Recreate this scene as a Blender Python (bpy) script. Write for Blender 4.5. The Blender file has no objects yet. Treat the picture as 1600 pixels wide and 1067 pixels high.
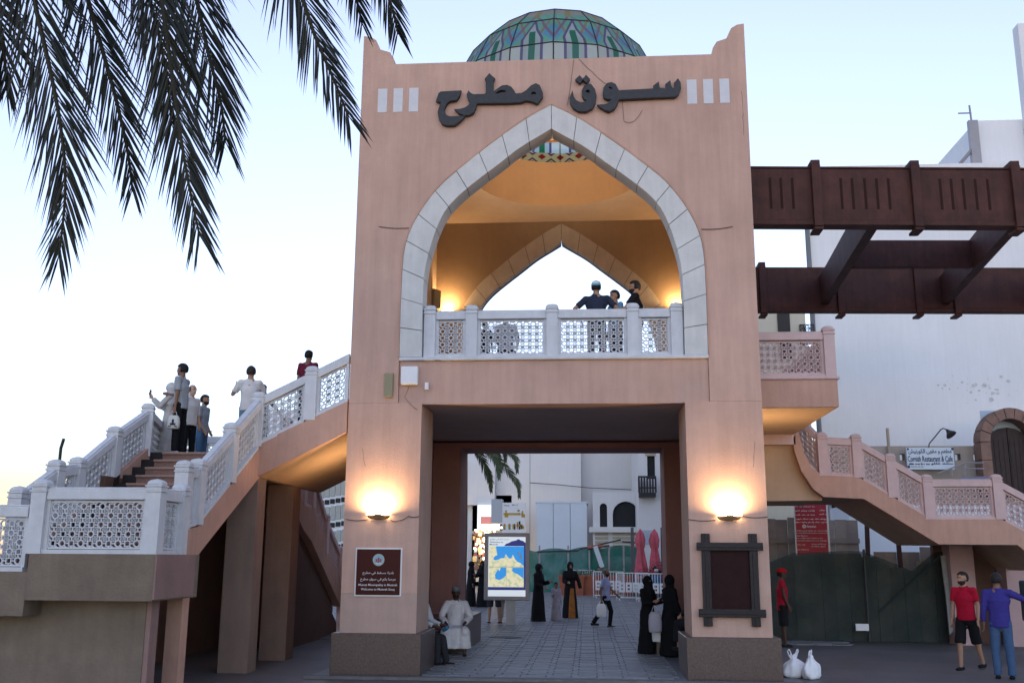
import bpy, math, random
from mathutils import Vector, Matrix
import numpy as np
random.seed(7)
R_ = math.radians
sc = bpy.context.scene
COL = sc.collection
# ---------------------------------------------------------------- camera
TILT, ROLL, FPX, YAW, EYE = R_(12.3), R_(.36), 1556.0, R_(4.4), 1.9
_r0 = Vector((math.cos(YAW), math.sin(YAW), 0))
_f = Vector((-math.sin(YAW)*math.cos(TILT), math.cos(YAW)*math.cos(TILT), math.sin(TILT)))
_u0 = _r0.cross(_f)
_r = _r0*math.cos(ROLL) + _u0*math.sin(ROLL)
_u = -_r0*math.sin(ROLL) + _u0*math.cos(ROLL)
cam = bpy.data.cameras.new('camera')
cam.sensor_width = 36; cam.lens = 36*FPX/1600; cam.clip_end = 4000; cam.clip_start = .1
co = bpy.data.objects.new('camera', cam); COL.objects.link(co)
M = Matrix.Identity(4)
for i in range(3):
    M[i][0], M[i][1], M[i][2] = _r[i], _u[i], -_f[i]
M[2][3] = EYE
co.matrix_world = M
sc.camera = co
# ---------------------------------------------------------------- sky, sun, exposure
w = bpy.data.worlds.new('World'); sc.world = w; w.use_nodes = True
nt = w.node_tree; nt.nodes.clear()
wo = nt.nodes.new('ShaderNodeOutputWorld'); bg = nt.nodes.new('ShaderNodeBackground')
sky = nt.nodes.new('ShaderNodeTexSky'); sky.sky_type = 'NISHITA'; sky.sun_disc = False
SUN_EL, SUN_AZ = R_(1.1), R_(178)        # low sun behind the camera's right shoulder (azimuth from +Y)
sky.sun_elevation = SUN_EL; sky.sun_rotation = SUN_AZ
sky.air_density = 1.0; sky.dust_density = .04; sky.ozone_density = 3.5
hs = nt.nodes.new('ShaderNodeHueSaturation'); hs.inputs['Hue'].default_value = .512; hs.inputs['Saturation'].default_value = .58
bg.inputs['Strength'].default_value = .15
nt.links.new(sky.outputs[0], hs.inputs['Color']); nt.links.new(hs.outputs[0], bg.inputs['Color']); nt.links.new(bg.outputs[0], wo.inputs[0])
sl = bpy.data.lights.new('sun', 'SUN'); sl.energy = .006; sl.angle = R_(30); sl.color = (1, .9, .8)
so = bpy.data.objects.new('sun', sl); COL.objects.link(so)
sd = Vector((math.sin(SUN_AZ)*math.cos(SUN_EL), math.cos(SUN_AZ)*math.cos(SUN_EL), math.sin(SUN_EL)))
so.rotation_euler = sd.to_track_quat('Z', 'Y').to_euler()
vs = sc.view_settings
vs.view_transform = 'Standard'; vs.look = 'None'; vs.gamma = 1; vs.use_curve_mapping = False
vs.exposure = 3.46
sc.render.film_transparent = False
sc.cycles.max_bounces = 8
sc.cycles.transparent_max_bounces = 12

# ---------------------------------------------------------------- helpers
def ray(px, py):
    u, v = (px-800)/FPX, -(py-533.5)/FPX
    return _r*u + _u*v + _f
def at(px, py, Y):
    d = ray(px, py); return Vector((0, 0, EYE)) + d*(Y/d.y)
def gz(Y):
    return 0.0 if Y < 24 else .012*(min(Y, 90)-24)
def G(px, py):
    d = ray(px, py); lo, hi = 5.0, 400.0
    for _ in range(60):
        m = (lo+hi)/2; p = d*(m/d.y)
        if EYE+p.z > gz(m): lo = m
        else: hi = m
    p = d*(lo/d.y); return Vector((p.x, lo, gz(lo)))
def tag(o, label=None, cat=None, group=None, kind=None):
    if label: o['label'] = label
    if cat: o['category'] = cat
    if group: o['group'] = group
    if kind: o['kind'] = kind
    return o
def empty(name, loc=(0, 0, 0), rz=0, label=None, cat=None, group=None):
    o = bpy.data.objects.new(name, None); COL.objects.link(o)
    o.location = loc; o.rotation_euler = (0, 0, rz); o.empty_display_size = .2
    return tag(o, label, cat, group)
class MB:
    def __init__(s): s.v = []; s.f = []; s.m = []; s.cur = 0
    def add(s, vs, fs):
        n = len(s.v); s.v += [tuple(p) for p in vs]; s.f += [tuple(i+n for i in f) for f in fs]; s.m += [s.cur]*len(fs); return s
    def box(s, x0, x1, y0, y1, z0, z1):
        return s.add([(x0,y0,z0),(x1,y0,z0),(x1,y1,z0),(x0,y1,z0),(x0,y0,z1),(x1,y0,z1),(x1,y1,z1),(x0,y1,z1)],
                     [(0,3,2,1),(4,5,6,7),(0,1,5,4),(1,2,6,5),(2,3,7,6),(3,0,4,7)])
    def bar(s, a, b, wd, th, up=(0, 0, 1)):
        a, b = Vector(a), Vector(b); d = (b-a).normalized(); up = Vector(up)
        sx = d.cross(up)
        if sx.length < 1e-4: sx = d.cross(Vector((0, 1, 0)))
        sx.normalize(); sz = sx.cross(d).normalized(); sx *= wd/2; sz *= th/2
        vs = [a-sx-sz, a+sx-sz, a+sx+sz, a-sx+sz, b-sx-sz, b+sx-sz, b+sx+sz, b-sx+sz]
        return s.add(vs, [(0,1,2,3),(7,6,5,4),(0,4,5,1),(1,5,6,2),(2,6,7,3),(3,7,4,0)])
    def prism(s, poly, d):                      # poly: 3D points of one face, d: offset
        n = len(poly); d = Vector(d); P = [Vector(p) for p in poly]
        nrm = Vector((0, 0, 0))
        for i in range(n): nrm += P[i].cross(P[(i+1) % n])
        if nrm.dot(d) > 0: P.reverse()
        return s.add(P+[p+d for p in P], [tuple(range(n)), tuple(range(2*n-1, n-1, -1))]+[(i, n+i, n+(i+1) % n, (i+1) % n) for i in range(n)])
    def tube(s, path, r, seg=8, close=True):
        P = [Vector(p) for p in path]; k = len(P)
        rr = r if isinstance(r, (list, tuple)) else [r]*k
        n0 = len(s.v); up = Vector((0, 0, 1)); vs = []; prev = None
        for i, p in enumerate(P):
            d = (P[min(i+1, k-1)]-P[max(i-1, 0)]).normalized()
            if prev is None:
                sx = d.cross(up)
                if sx.length < .05: sx = d.cross(Vector((0, 1, 0)))
            else: sx = prev - d*prev.dot(d)
            sx.normalize(); prev = sx; sy = d.cross(sx)
            for j in range(seg):
                a = 2*math.pi*j/seg; vs.append(p + (sx*math.cos(a)+sy*math.sin(a))*rr[i])
        fs = [(i*seg+j, i*seg+(j+1) % seg, (i+1)*seg+(j+1) % seg, (i+1)*seg+j) for i in range(k-1) for j in range(seg)]
        if close: fs += [tuple(range(seg-1, -1, -1)), tuple((k-1)*seg+j for j in range(seg))]
        return s.add(vs, fs)
    def loft(s, rings, cap=True):               # rings: lists of equal count
        n = len(rings[0]); vs = [p for r in rings for p in r]; k = len(rings)
        fs = [(i*n+j, i*n+(j+1) % n, (i+1)*n+(j+1) % n, (i+1)*n+j) for i in range(k-1) for j in range(n)]
        if cap: fs += [tuple(range(n-1, -1, -1)), tuple((k-1)*n+j for j in range(n))]
        return s.add(vs, fs)
    def lathe(s, prof, c=(0, 0, 0), seg=16):    # prof: (r,z) list
        return s.loft([[(c[0]+r*math.cos(2*math.pi*j/seg), c[1]+r*math.sin(2*math.pi*j/seg), c[2]+z) for j in range(seg)] for r, z in prof])
    def ell(s, c, r, seg=14, rg=9, rot=None):
        rings = []
        for i in range(1, rg):
            t = math.pi*i/rg
            ring = [Vector((r[0]*math.sin(t)*math.cos(2*math.pi*j/seg), r[1]*math.sin(t)*math.sin(2*math.pi*j/seg), -r[2]*math.cos(t))) for j in range(seg)]
            if rot is not None: ring = [rot @ p for p in ring]
            rings.append([Vector(c)+p for p in ring])
        return s.loft(rings)
    def mesh(s, name, mats, smooth=False):
        me = bpy.data.meshes.new(name); me.from_pydata(s.v, [], s.f)
        for m in (mats if isinstance(mats, (list, tuple)) else [mats]): me.materials.append(m)
        if any(s.m): me.polygons.foreach_set('material_index', s.m)
        if smooth: me.polygons.foreach_set('use_smooth', [True]*len(me.polygons))
        me.update(); return me
    def build(s, name, mats, parent=None, smooth=False, loc=None):
        o = bpy.data.objects.new(name, s.mesh(name, mats, smooth)); COL.objects.link(o)
        if parent is not None: o.parent = parent
        if loc is not None: o.location = loc
        return o
def inst(name, me, parent, loc, rz=0):
    o = bpy.data.objects.new(name, me); COL.objects.link(o); o.parent = parent; o.location = loc; o.rotation_euler = (0, 0, rz); return o
def bevel(o, wdt=.01, seg=2):
    m = o.modifiers.new('b', 'BEVEL'); m.width = wdt; m.segments = seg; m.limit_method = 'ANGLE'; m.angle_limit = R_(40); return o
# ---------------------------------------------------------------- materials
MATS = {}
def mat(name, col, rough=.8, var=.0, scale=3.0, bump=0., bscale=40., spec=.3, streak=0., metal=0., sheen=0.):
    if name in MATS: return MATS[name]
    m = bpy.data.materials.new(name); m.use_nodes = True; t = m.node_tree; b = t.nodes['Principled BSDF']
    b.inputs['Roughness'].default_value = rough; b.inputs['Specular IOR Level'].default_value = spec; b.inputs['Metallic'].default_value = metal
    b.inputs['Base Color'].default_value = (*col, 1)
    L = t.links.new
    if var or streak or bump:
        g = t.nodes.new('ShaderNodeNewGeometry')
    src = None
    if var:
        n = t.nodes.new('ShaderNodeTexNoise'); n.inputs['Scale'].default_value = scale; n.inputs['Detail'].default_value = 6; n.inputs['Roughness'].default_value = .65
        L(g.outputs['Position'], n.inputs['Vector'])
        mr = t.nodes.new('ShaderNodeMapRange'); mr.inputs[1].default_value = .3; mr.inputs[2].default_value = .7; mr.inputs[3].default_value = 1-var; mr.inputs[4].default_value = 1+var*.6
        L(n.outputs[0], mr.inputs[0]); src = mr.outputs[0]
    if var and streak:
        n3 = t.nodes.new('ShaderNodeTexNoise'); n3.inputs['Scale'].default_value = scale*.33; n3.inputs['Detail'].default_value = 3; L(g.outputs['Position'], n3.inputs['Vector'])
        m3 = t.nodes.new('ShaderNodeMapRange'); m3.inputs[1].default_value = .46; m3.inputs[2].default_value = .56; m3.inputs[3].default_value = 1-var*.35; m3.inputs[4].default_value = 1.0; L(n3.outputs[0], m3.inputs[0])
        m4 = t.nodes.new('ShaderNodeMath'); m4.operation = 'MULTIPLY'; L(src, m4.inputs[0]); L(m3.outputs[0], m4.inputs[1]); src = m4.outputs[0]
    if streak:
        mp = t.nodes.new('ShaderNodeMapping'); mp.inputs['Scale'].default_value = (5, 5, .35); L(g.outputs['Position'], mp.inputs['Vector'])
        n2 = t.nodes.new('ShaderNodeTexNoise'); n2.inputs['Scale'].default_value = 1.6; n2.inputs['Detail'].default_value = 7; n2.inputs['Roughness'].default_value = .7; L(mp.outputs[0], n2.inputs['Vector'])
        m2 = t.nodes.new('ShaderNodeMapRange'); m2.inputs[1].default_value = .38; m2.inputs[2].default_value = .72; m2.inputs[3].default_value = 1.0; m2.inputs[4].default_value = 1-streak
        L(n2.outputs[0], m2.inputs[0])
        if src is None: src = m2.outputs[0]
        else:
            mm = t.nodes.new('ShaderNodeMath'); mm.operation = 'MULTIPLY'; L(src, mm.inputs[0]); L(m2.outputs[0], mm.inputs[1]); src = mm.outputs[0]
    if src is not None:
        vm = t.nodes.new('ShaderNodeVectorMath'); vm.operation = 'SCALE'; vm.inputs[0].default_value = col; L(src, vm.inputs['Scale']); L(vm.outputs[0], b.inputs['Base Color'])
    if bump:
        nb = t.nodes.new('ShaderNodeTexNoise'); nb.inputs['Scale'].default_value = bscale; nb.inputs['Detail'].default_value = 5; L(g.outputs['Position'], nb.inputs['Vector'])
        bp = t.nodes.new('ShaderNodeBump'); bp.inputs['Strength'].default_value = bump; bp.inputs['Distance'].default_value = .02; L(nb.outputs[0], bp.inputs['Height']); L(bp.outputs[0], b.inputs['Normal'])
    MATS[name] = m; return m
def emit(name, col, st):
    if name in MATS: return MATS[name]
    m = bpy.data.materials.new(name); m.use_nodes = True; b = m.node_tree.nodes['Principled BSDF']
    b.inputs['Base Color'].default_value = (*col, 1); b.inputs['Emission Color'].default_value = (*col, 1); b.inputs['Emission Strength'].default_value = st
    MATS[name] = m; return m
PINK = mat('pink_stucco', (.57, .37, .292), .88, .11, 1.1, .22, 45, .2, .14)
PINKL = mat('pink_stucco_patch', (.50, .35, .29), .88, .10, 2.0, .3, 55, .2, .08)
SALMON = mat('salmon_stucco', (.54, .325, .245), .88, .13, 1.4, .25, 45, .2, .15)
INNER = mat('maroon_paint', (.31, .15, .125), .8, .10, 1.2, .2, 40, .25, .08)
OCHRE = mat('cream_paint', (.52, .37, .25), .85, .08, 1.5, .25, 45, .2, .06)
TRIM = mat('white_trim_paint', (.62, .625, .64), .75, .09, 5, .2, 60, .25, .10)
PTRIM = mat('pink_trim_paint', (.60, .44, .42), .75, .08, 5, .2, 60, .25, .08)
MARB = mat('pale_marble', (.60, .59, .56), .5, .10, 3.2, .08, 30, .4, .10)
MARB2 = mat('tan_marble', (.52, .43, .34), .55, .14, 3.2, .1, 30, .4, .10)
GRAN = mat('brown_granite', (.085, .052, .044), .35, .55, 42, .05, 90, .5)
BRNR = mat('rough_brown_render', (.22, .17, .13), .92, .18, 2.2, .6, 26, .15, .12)
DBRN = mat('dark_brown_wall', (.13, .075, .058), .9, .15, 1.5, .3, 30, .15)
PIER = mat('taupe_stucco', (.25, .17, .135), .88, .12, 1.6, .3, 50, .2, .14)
WOOD = mat('dark_red_wood', (.078, .025, .018), .7, .35, 3.0, .25, 60, .35, .35)
BLACKM = mat('black_metal', (.02, .02, .022), .5)
LETM = mat('weathered_black_letter', (.028, .03, .034), .55, .35, 14, .15, 80, .4)
WALLW = mat('white_wall_paint', (.66, .68, .72), .85, .05, .5, .15, 20, .2, .07)
WALLC = mat('cream_wall_paint', (.62, .56, .44), .85, .06, .7, .1, 20, .2, .06)
BEIGE = mat('beige_wall', (.36, .32, .28), .9, .10, 1, .2, 30, .2, .1)
STONE = mat('reddish_stone', (.24, .15, .12), .85, .25, 3.5, .4, 25, .25)
GLASSD = mat('dark_glass', (.015, .018, .02), .5, spec=.2)
GREY = mat('grey_metal', (.28, .27, .28), .45, .06, 6, metal=.3)
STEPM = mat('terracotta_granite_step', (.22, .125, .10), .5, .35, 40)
STEPB = mat('black_granite_edge', (.015, .014, .015), .45)
PAPER = mat('white_plastic', (.75, .75, .76), .5, .05, 12)
WHITE = mat('white_paint', (.78, .78, .78), .6)

# ---------------------------------------------------------------- ground
def pave_mat():
    m = mat('street_paving', (.115, .115, .12), .62, .28, .8, .25, 25, .4)
    return m
GROUNDM = mat('worn_asphalt_paving', (.115, .112, .112), .55, .35, .55, .3, 30, .45)
mb = MB(); ys = [-60, 10, 24, 40, 60, 90, 3000]; xs = [-2500, -40, 40, 2500]
vs = [(x, y, gz(y)) for y in ys for x in xs]
mb.add(vs, [(j*4+i, j*4+i+1, (j+1)*4+i+1, (j+1)*4+i) for j in range(len(ys)-1) for i in range(3)])
ground = mb.build('ground', GROUNDM); tag(ground, kind='structure')
# joint bed under the street pavers
BED = mat('dark_joint_sand', (.05, .05, .052), .9)
mb = MB(); mb.add([(x, y, gz(y)+.004) for y in (16.72, 24, 34, 62) for x in (-2.95, 1.75)] if False else
       [(-4.6, 16.60, .004), (3.4, 16.60, .004), (3.4, 24, .004), (-4.6, 24, .004), (9, 62, gz(62)+.004), (-14, 62, gz(62)+.004)], [(0, 1, 2, 3), (3, 2, 4, 5)])
street = mb.build('street', mat('street_paving', (.17, .175, .185), .55, .25, 1.2, .4, 18, .45)); tag(street, kind='structure')
PAVM = [mat('paver_grey_%s' % n, c, .5, .25, 9, .2, 40, .45) for n, c in (('a', (.17, .172, .18)), ('b', (.145, .147, .152)), ('c', (.195, .192, .19)))]
PW, PL = .42, .21
pm = []
for k in range(3):
    b = MB(); a, l, hgt, c = PW/2-.006, PL/2-.006, .022, .008
    b.add([(-a,-l,0),(a,-l,0),(a,l,0),(-a,l,0),(-a+c,-l+c,hgt),(a-c,-l+c,hgt),(a-c,l-c,hgt),(-a+c,l-c,hgt)],
          [(4,5,6,7),(0,1,5,4),(1,2,6,5),(2,3,7,6),(3,0,4,7)])
    pm.append(b.mesh('paver', PAVM[k]))
cnt = 0; far = MB()
for r in range(150):
    y = 17.2+r*PL; near = y < 24.3
    for c in range(10 if near else 34):
        x = (-2.72 if near else -8.2)+c*PW+PW*(.5 if r % 2 else .25)
        if cnt < 298 and near:
            cnt += 1
            o = inst('paver', random.choice(pm), street, (x+random.uniform(-.004, .004), y, .004+random.uniform(-.004, .006)), random.uniform(-.012, .012)); o.rotation_euler[0] = random.uniform(-.012, .012)
        else:
            a, l, z = PW/2-.006, PL/2-.006, gz(y)+.004; t = random.uniform(.016, .024)
            far.cur = random.randrange(3)
            far.add([(x-a,y-l,z),(x+a,y-l,z),(x+a,y+l,z),(x-a,y+l,z),(x-a+.008,y-l+.008,z+t),(x+a-.008,y-l+.008,z+t),(x+a-.008,y+l-.008,z+t),(x-a+.008,y+l-.008,z+t)],
                    [(4,5,6,7),(0,1,5,4),(1,2,6,5),(2,3,7,6),(3,0,4,7)])
fp = far.build('far_pavers', PAVM, street); fp['kind'] = 'stuff'
mb = MB(); mb.box(-4.6, 3.4, 16.45, 16.60, .004, .05); k_ = mb.build('kerb', mat('kerb_stone', (.14, .135, .13), .7, .2, 4, .3, 30)); tag(k_, kind='structure')
mh = MB(); mh.lathe([(.33, 0), (.33, .03), (.27, .032), (.27, .026), (.02, .026)], seg=24)
p = G(790, 997)
mho = mh.build('manhole_cover', mat('cast_iron', (.03, .03, .032), .6, .3, 20, .3, 60)); mho.location = (p.x, p.y, .012)
mho.scale = (1.25, .8, 1); tag(mho, 'dark round iron manhole cover in the street paving behind the gate', 'manhole cover')

# ---------------------------------------------------------------- gateway tower (origin at the middle of its front, on the ground)
TX, TY = -.61, 17.05
HW, PI_, DEP = 3.57, 2.275, 7.15
tower = empty('gateway_tower', (TX, TY, 0), 0, 'pink stucco gateway tower with pointed arch, stained glass dome and black Arabic lettering', 'gateway')
OUT = [(2.70, 5.36), (2.70, 6.7), (2.665, 7.35), (2.54, 7.78), (2.31, 8.2), (2.0, 8.6), (1.6, 8.95), (1.21, 9.28), (.80, 9.59), (.38, 9.88), (0, 10.09)]
INN = [(2.30, 5.36), (2.30, 6.7), (2.21, 7.32), (2.0, 7.95), (1.74, 8.31), (1.36, 8.64), (.98, 8.94), (.59, 9.25), (.19, 9.5), (0, 9.62)]
def resample(P, n):
    P = [Vector((a, b)) for a, b in P]; L = [0]
    for i in range(1, len(P)): L.append(L[-1]+(P[i]-P[i-1]).length)
    out = []
    for k in range(n+1):
        t = L[-1]*k/n; i = 1
        while i < len(P)-1 and L[i] < t: i += 1
        f = (t-L[i-1])/(L[i]-L[i-1]); out.append(P[i-1].lerp(P[i], f))
    return out
def smooth_arch(P):                    # a Catmull-Rom run through the measured points
    P = [Vector((a, b)) for a, b in P]; out = [P[0]]
    Q = [P[0]*2-P[1]]+P+[P[-1]+(P[-1]-P[-2])]
    for i in range(1, len(Q)-2):
        for k in range(1, 5):
            t = k/4; a, b, c, d = Q[i-1], Q[i], Q[i+1], Q[i+2]
            out.append(.5*((2*b)+(c-a)*t+(2*a-5*b+4*c-d)*t*t+(3*b-a-3*c+d)*t**3))
    return out
OUTS, INNS = smooth_arch(OUT), smooth_arch(INN)
def wall_poly(horn=True):
    pts = [(-HW, 4.55), (-HW, 11.61)]
    hp = [(3.44, 11.59), (3.33, 11.52), (3.27, 11.39), (3.24, 11.32), (3.06, 11.26), (2.985, 11.14), (2.96, 11.01)]
    pts += [(-a, b) for a, b in hp]+[(a, b) for a, b in reversed(hp)]+[(HW, 11.61), (HW, 4.55), (2.70, 4.55)]
    return pts
def arch_wall(name, mat_, y0, th, parent):
    o = [(p.x, p.y) for p in OUTS]
    poly = wall_poly()+o+[(-a, b) for a, b in reversed(o[:-1])]+[(-2.70, 4.55)]
    b = MB(); b.prism([(x, y0, z) for x, z in poly], (0, th, 0)); return b.build(name, mat_, parent)
arch_wall('front_wall', PINK, 0, .45, tower)
# thin lip round the outer edge, orange lamp glow put into its salmon colour
b = MB(); lip = [(p.x, p.y) for p in OUTS]; lip = [(-x, z) for x, z in lip[:-1]]+list(reversed(lip))
for i in range(len(lip)-1):
    (x0, z0), (x1, z1) = lip[i], lip[i+1]
    d = Vector((x1-x0, z1-z0)).normalized(); n = Vector((-d.y, d.x))
    b.prism([(x0, -.022, z0), (x1, -.022, z1), (x1+n.x*.03, -.022, z1+n.y*.03), (x0+n.x*.03, -.022, z0+n.y*.03)], (0, .020, 0))
b.build('arch_lip', SALMON, tower)
def voussoirs(y0, th, mt, nst=11, parent=tower):
    # straight jamb stones then curved stones; both halves
    O, I = resample([(p.x, p.y) for p in OUTS], nst), resample([(p.x, p.y) for p in INNS], nst)
    for s in (-1, 1):
        for k in range(nst):
            g = .006; a0, a1 = O[k], O[k+1]; b0, b1 = I[k], I[k+1]
            sub = 4; outer = []; inner = []
            OO = resample([(p.x, p.y) for p in OUTS], nst*sub); II = resample([(p.x, p.y) for p in INNS], nst*sub)
            outer = OO[k*sub:(k+1)*sub+1]; inner = II[k*sub:(k+1)*sub+1]
            def sh(L):
                L = [p.copy() for p in L]; d0 = (L[1]-L[0]).normalized(); d1 = (L[-1]-L[-2]).normalized(); L[0] += d0*g; L[-1] -= d1*g
                return [p - Vector((.004, 0)) if False else p for p in L]
            outer, inner = sh(outer), sh(inner)
            poly = [(s*p.x*.998, y0+random.uniform(-.004, .004)*0, p.y) for p in outer]+[(s*p.x, y0, p.y) for p in reversed(inner)]
            bb = MB(); bb.prism(poly, (0, th, 0)); o = bb.build('voussoir', mt, parent)
            o.location.y = random.uniform(-.006, .006)
def arch_backing(y0, th, mt):
    n_ = 44; O, I = resample([(p.x, p.y) for p in OUTS], n_), resample([(p.x, p.y) for p in INNS], n_)
    for s in (-1, 1):
        b = MB(); rings = [[(s*(i_.x+.012), y0, i_.y), (s*(o_.x-.002), y0, o_.y), (s*(o_.x-.002), y0+th, o_.y), (s*(i_.x+.012), y0+th, i_.y)] for o_, i_ in zip(O, I)]
        b.loft(rings); b.build('arch_backing', mt, tower)
arch_backing(.012, .40, mat('arch_mortar', (.09, .075, .065), .9)); arch_backing(DEP-.455, .40, mat('arch_mortar', (.20, .17, .15)))
voussoirs(-.012, .45, MARB)
# beam panel, ledge and pillars
b = MB(); b.box(-2.695, 2.695, .045, .5, 4.53, 5.30); b.build('beam_panel', PINK, tower)
b = MB(); b.box(-2.70, 2.70, -.03, .5, 5.303, 5.36); bevel(b.build('ledge', TRIM, tower), .012)
for s in (-1, 1):
    x0, x1 = sorted((s*PI_, s*HW))
    b = MB(); b.box(x0, x1, 0, 1.3, 1.32, 4.547); b.build('pillar', PINK, tower)
    b = MB(); b.box(x0, x1, .003, 1.297, .66, 1.318); b.build('pillar_foot', PINKL if s < 0 else PINK, tower)
    b = MB(); b.box(x0-.11, x1+.11, -.13, 1.42, 0, .68); bevel(b.build('plinth', GRAN, tower), .012)
    # rear portal pillars with granite foot
    x0, x1 = sorted((s*2.33, s*HW))
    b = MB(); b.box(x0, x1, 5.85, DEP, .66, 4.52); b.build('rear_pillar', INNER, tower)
    x0, x1 = sorted((s*2.05, s*HW))
    b = MB(); b.box(x0-.1, x1+.1, 4.08, DEP+.1, 0, .68); bevel(b.build('rear_plinth', GRAN, tower), .012)
    # side wall of the passage
    x0, x1 = sorted((s*2.95, s*HW))
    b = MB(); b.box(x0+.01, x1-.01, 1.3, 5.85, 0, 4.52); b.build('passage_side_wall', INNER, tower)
    b = MB(); x0, x1 = sorted((s*2.42, s*2.95)); b.box(x0, x1, 1.425, 4.075, 0, .5); bevel(b.build('bench', GRAN, tower), .012)
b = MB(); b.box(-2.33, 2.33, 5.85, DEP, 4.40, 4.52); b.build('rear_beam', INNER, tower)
b = MB(); b.box(-HW+.02, HW-.02, .5, DEP-.02, 4.56, 4.95); b.build('upper_floor_slab', mat('grey_soffit', (.50, .41, .37), .85, .1, 1, .2, 30), tower)
b = MB(); b.box(-HW+.46, HW-.46, .5, DEP-.46, 4.953, 5.25); b.build('upper_floor', OCHRE, tower)
# rear and side walls
arch_wall('rear_wall', mat('ochre_rear_paint', (.36, .245, .145), .85, .1, 1.5, .2, 45, .2, .08), DEP-.45, .45, tower)
voussoirs(DEP-.47, .25, MARB2)
b = MB(); b.box(-2.69, 2.69, DEP-.44, DEP-.02, 4.53, 5.32); b.build('rear_beam_panel', OCHRE, tower)
for s in (-1, 1):
    # side wall with a tall pointed opening for the stair
    ow = [(p.x*.70, 5.0+(p.y-5.36)*.92) for p in OUTS]
    poly = [(.452, 4.56), (.452, 11.0), (DEP-.452, 11.0), (DEP-.452, 4.56)]
    c = DEP/2
    poly += [(c+1.9, 4.56)]+[(c+x, z) for x, z in ow]+[(c-x, z) for x, z in reversed(ow[:-1])]+[(c-1.9, 4.56)]
    b = MB(); x = s*HW; b.prism([(x, y, z) for y, z in poly], (-s*.45, 0, 0)); b.build('side_wall', [OCHRE], tower)
    b = MB(); b.box(*sorted((s*HW+s*.003, s*HW+s*.02)), .0, DEP, 4.60, 11.0) if False else None
# roof slab with the round opening, drum, dome
def ring_slab(z0, z1, half, r, n=48):
    b = MB()
    def sq(a):
        c, s_ = math.cos(a), math.sin(a); k = half/max(abs(c), abs(s_)); return (c*k, s_*k)
    A = [2*math.pi*i/n+math.pi/4 for i in range(n)]
    vs = []
    for z in (z0, z1):
        vs += [(sq(a)[0], c0+sq(a)[1], z) for a in A]+[(r*math.cos(a), c0+r*math.sin(a), z) for a in A]
    fs = []
    for i in range(n):
        j = (i+1) % n
        fs += [(i, n+i, n+j, j), (2*n+i, 2*n+j, 3*n+j, 3*n+i), (n+i, 3*n+i, 3*n+j, n+j), (i, j, 2*n+j, 2*n+i)]
    b.add(vs, fs); return b
c0 = DEP/2
ring_slab(10.15, 10.4, HW-.452, 1.86).build('ceiling', OCHRE, tower)
b = MB(); n = 56
prof = [(1.85, 10.10), (1.85, 11.2), (2.42, 11.2), (2.42, 10.42)]
b.loft([[(r*math.cos(2*math.pi*i/n), c0+r*math.sin(2*math.pi*i/n), z) for i in range(n)] for r, z in prof], cap=False)
b.build('drum', mat('drum_lit_orange', (.60, .33, .16), .85, .08, 1.5, .2, 40), tower, smooth=False)  # orange glow of the lit drum put into its base colour
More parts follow.
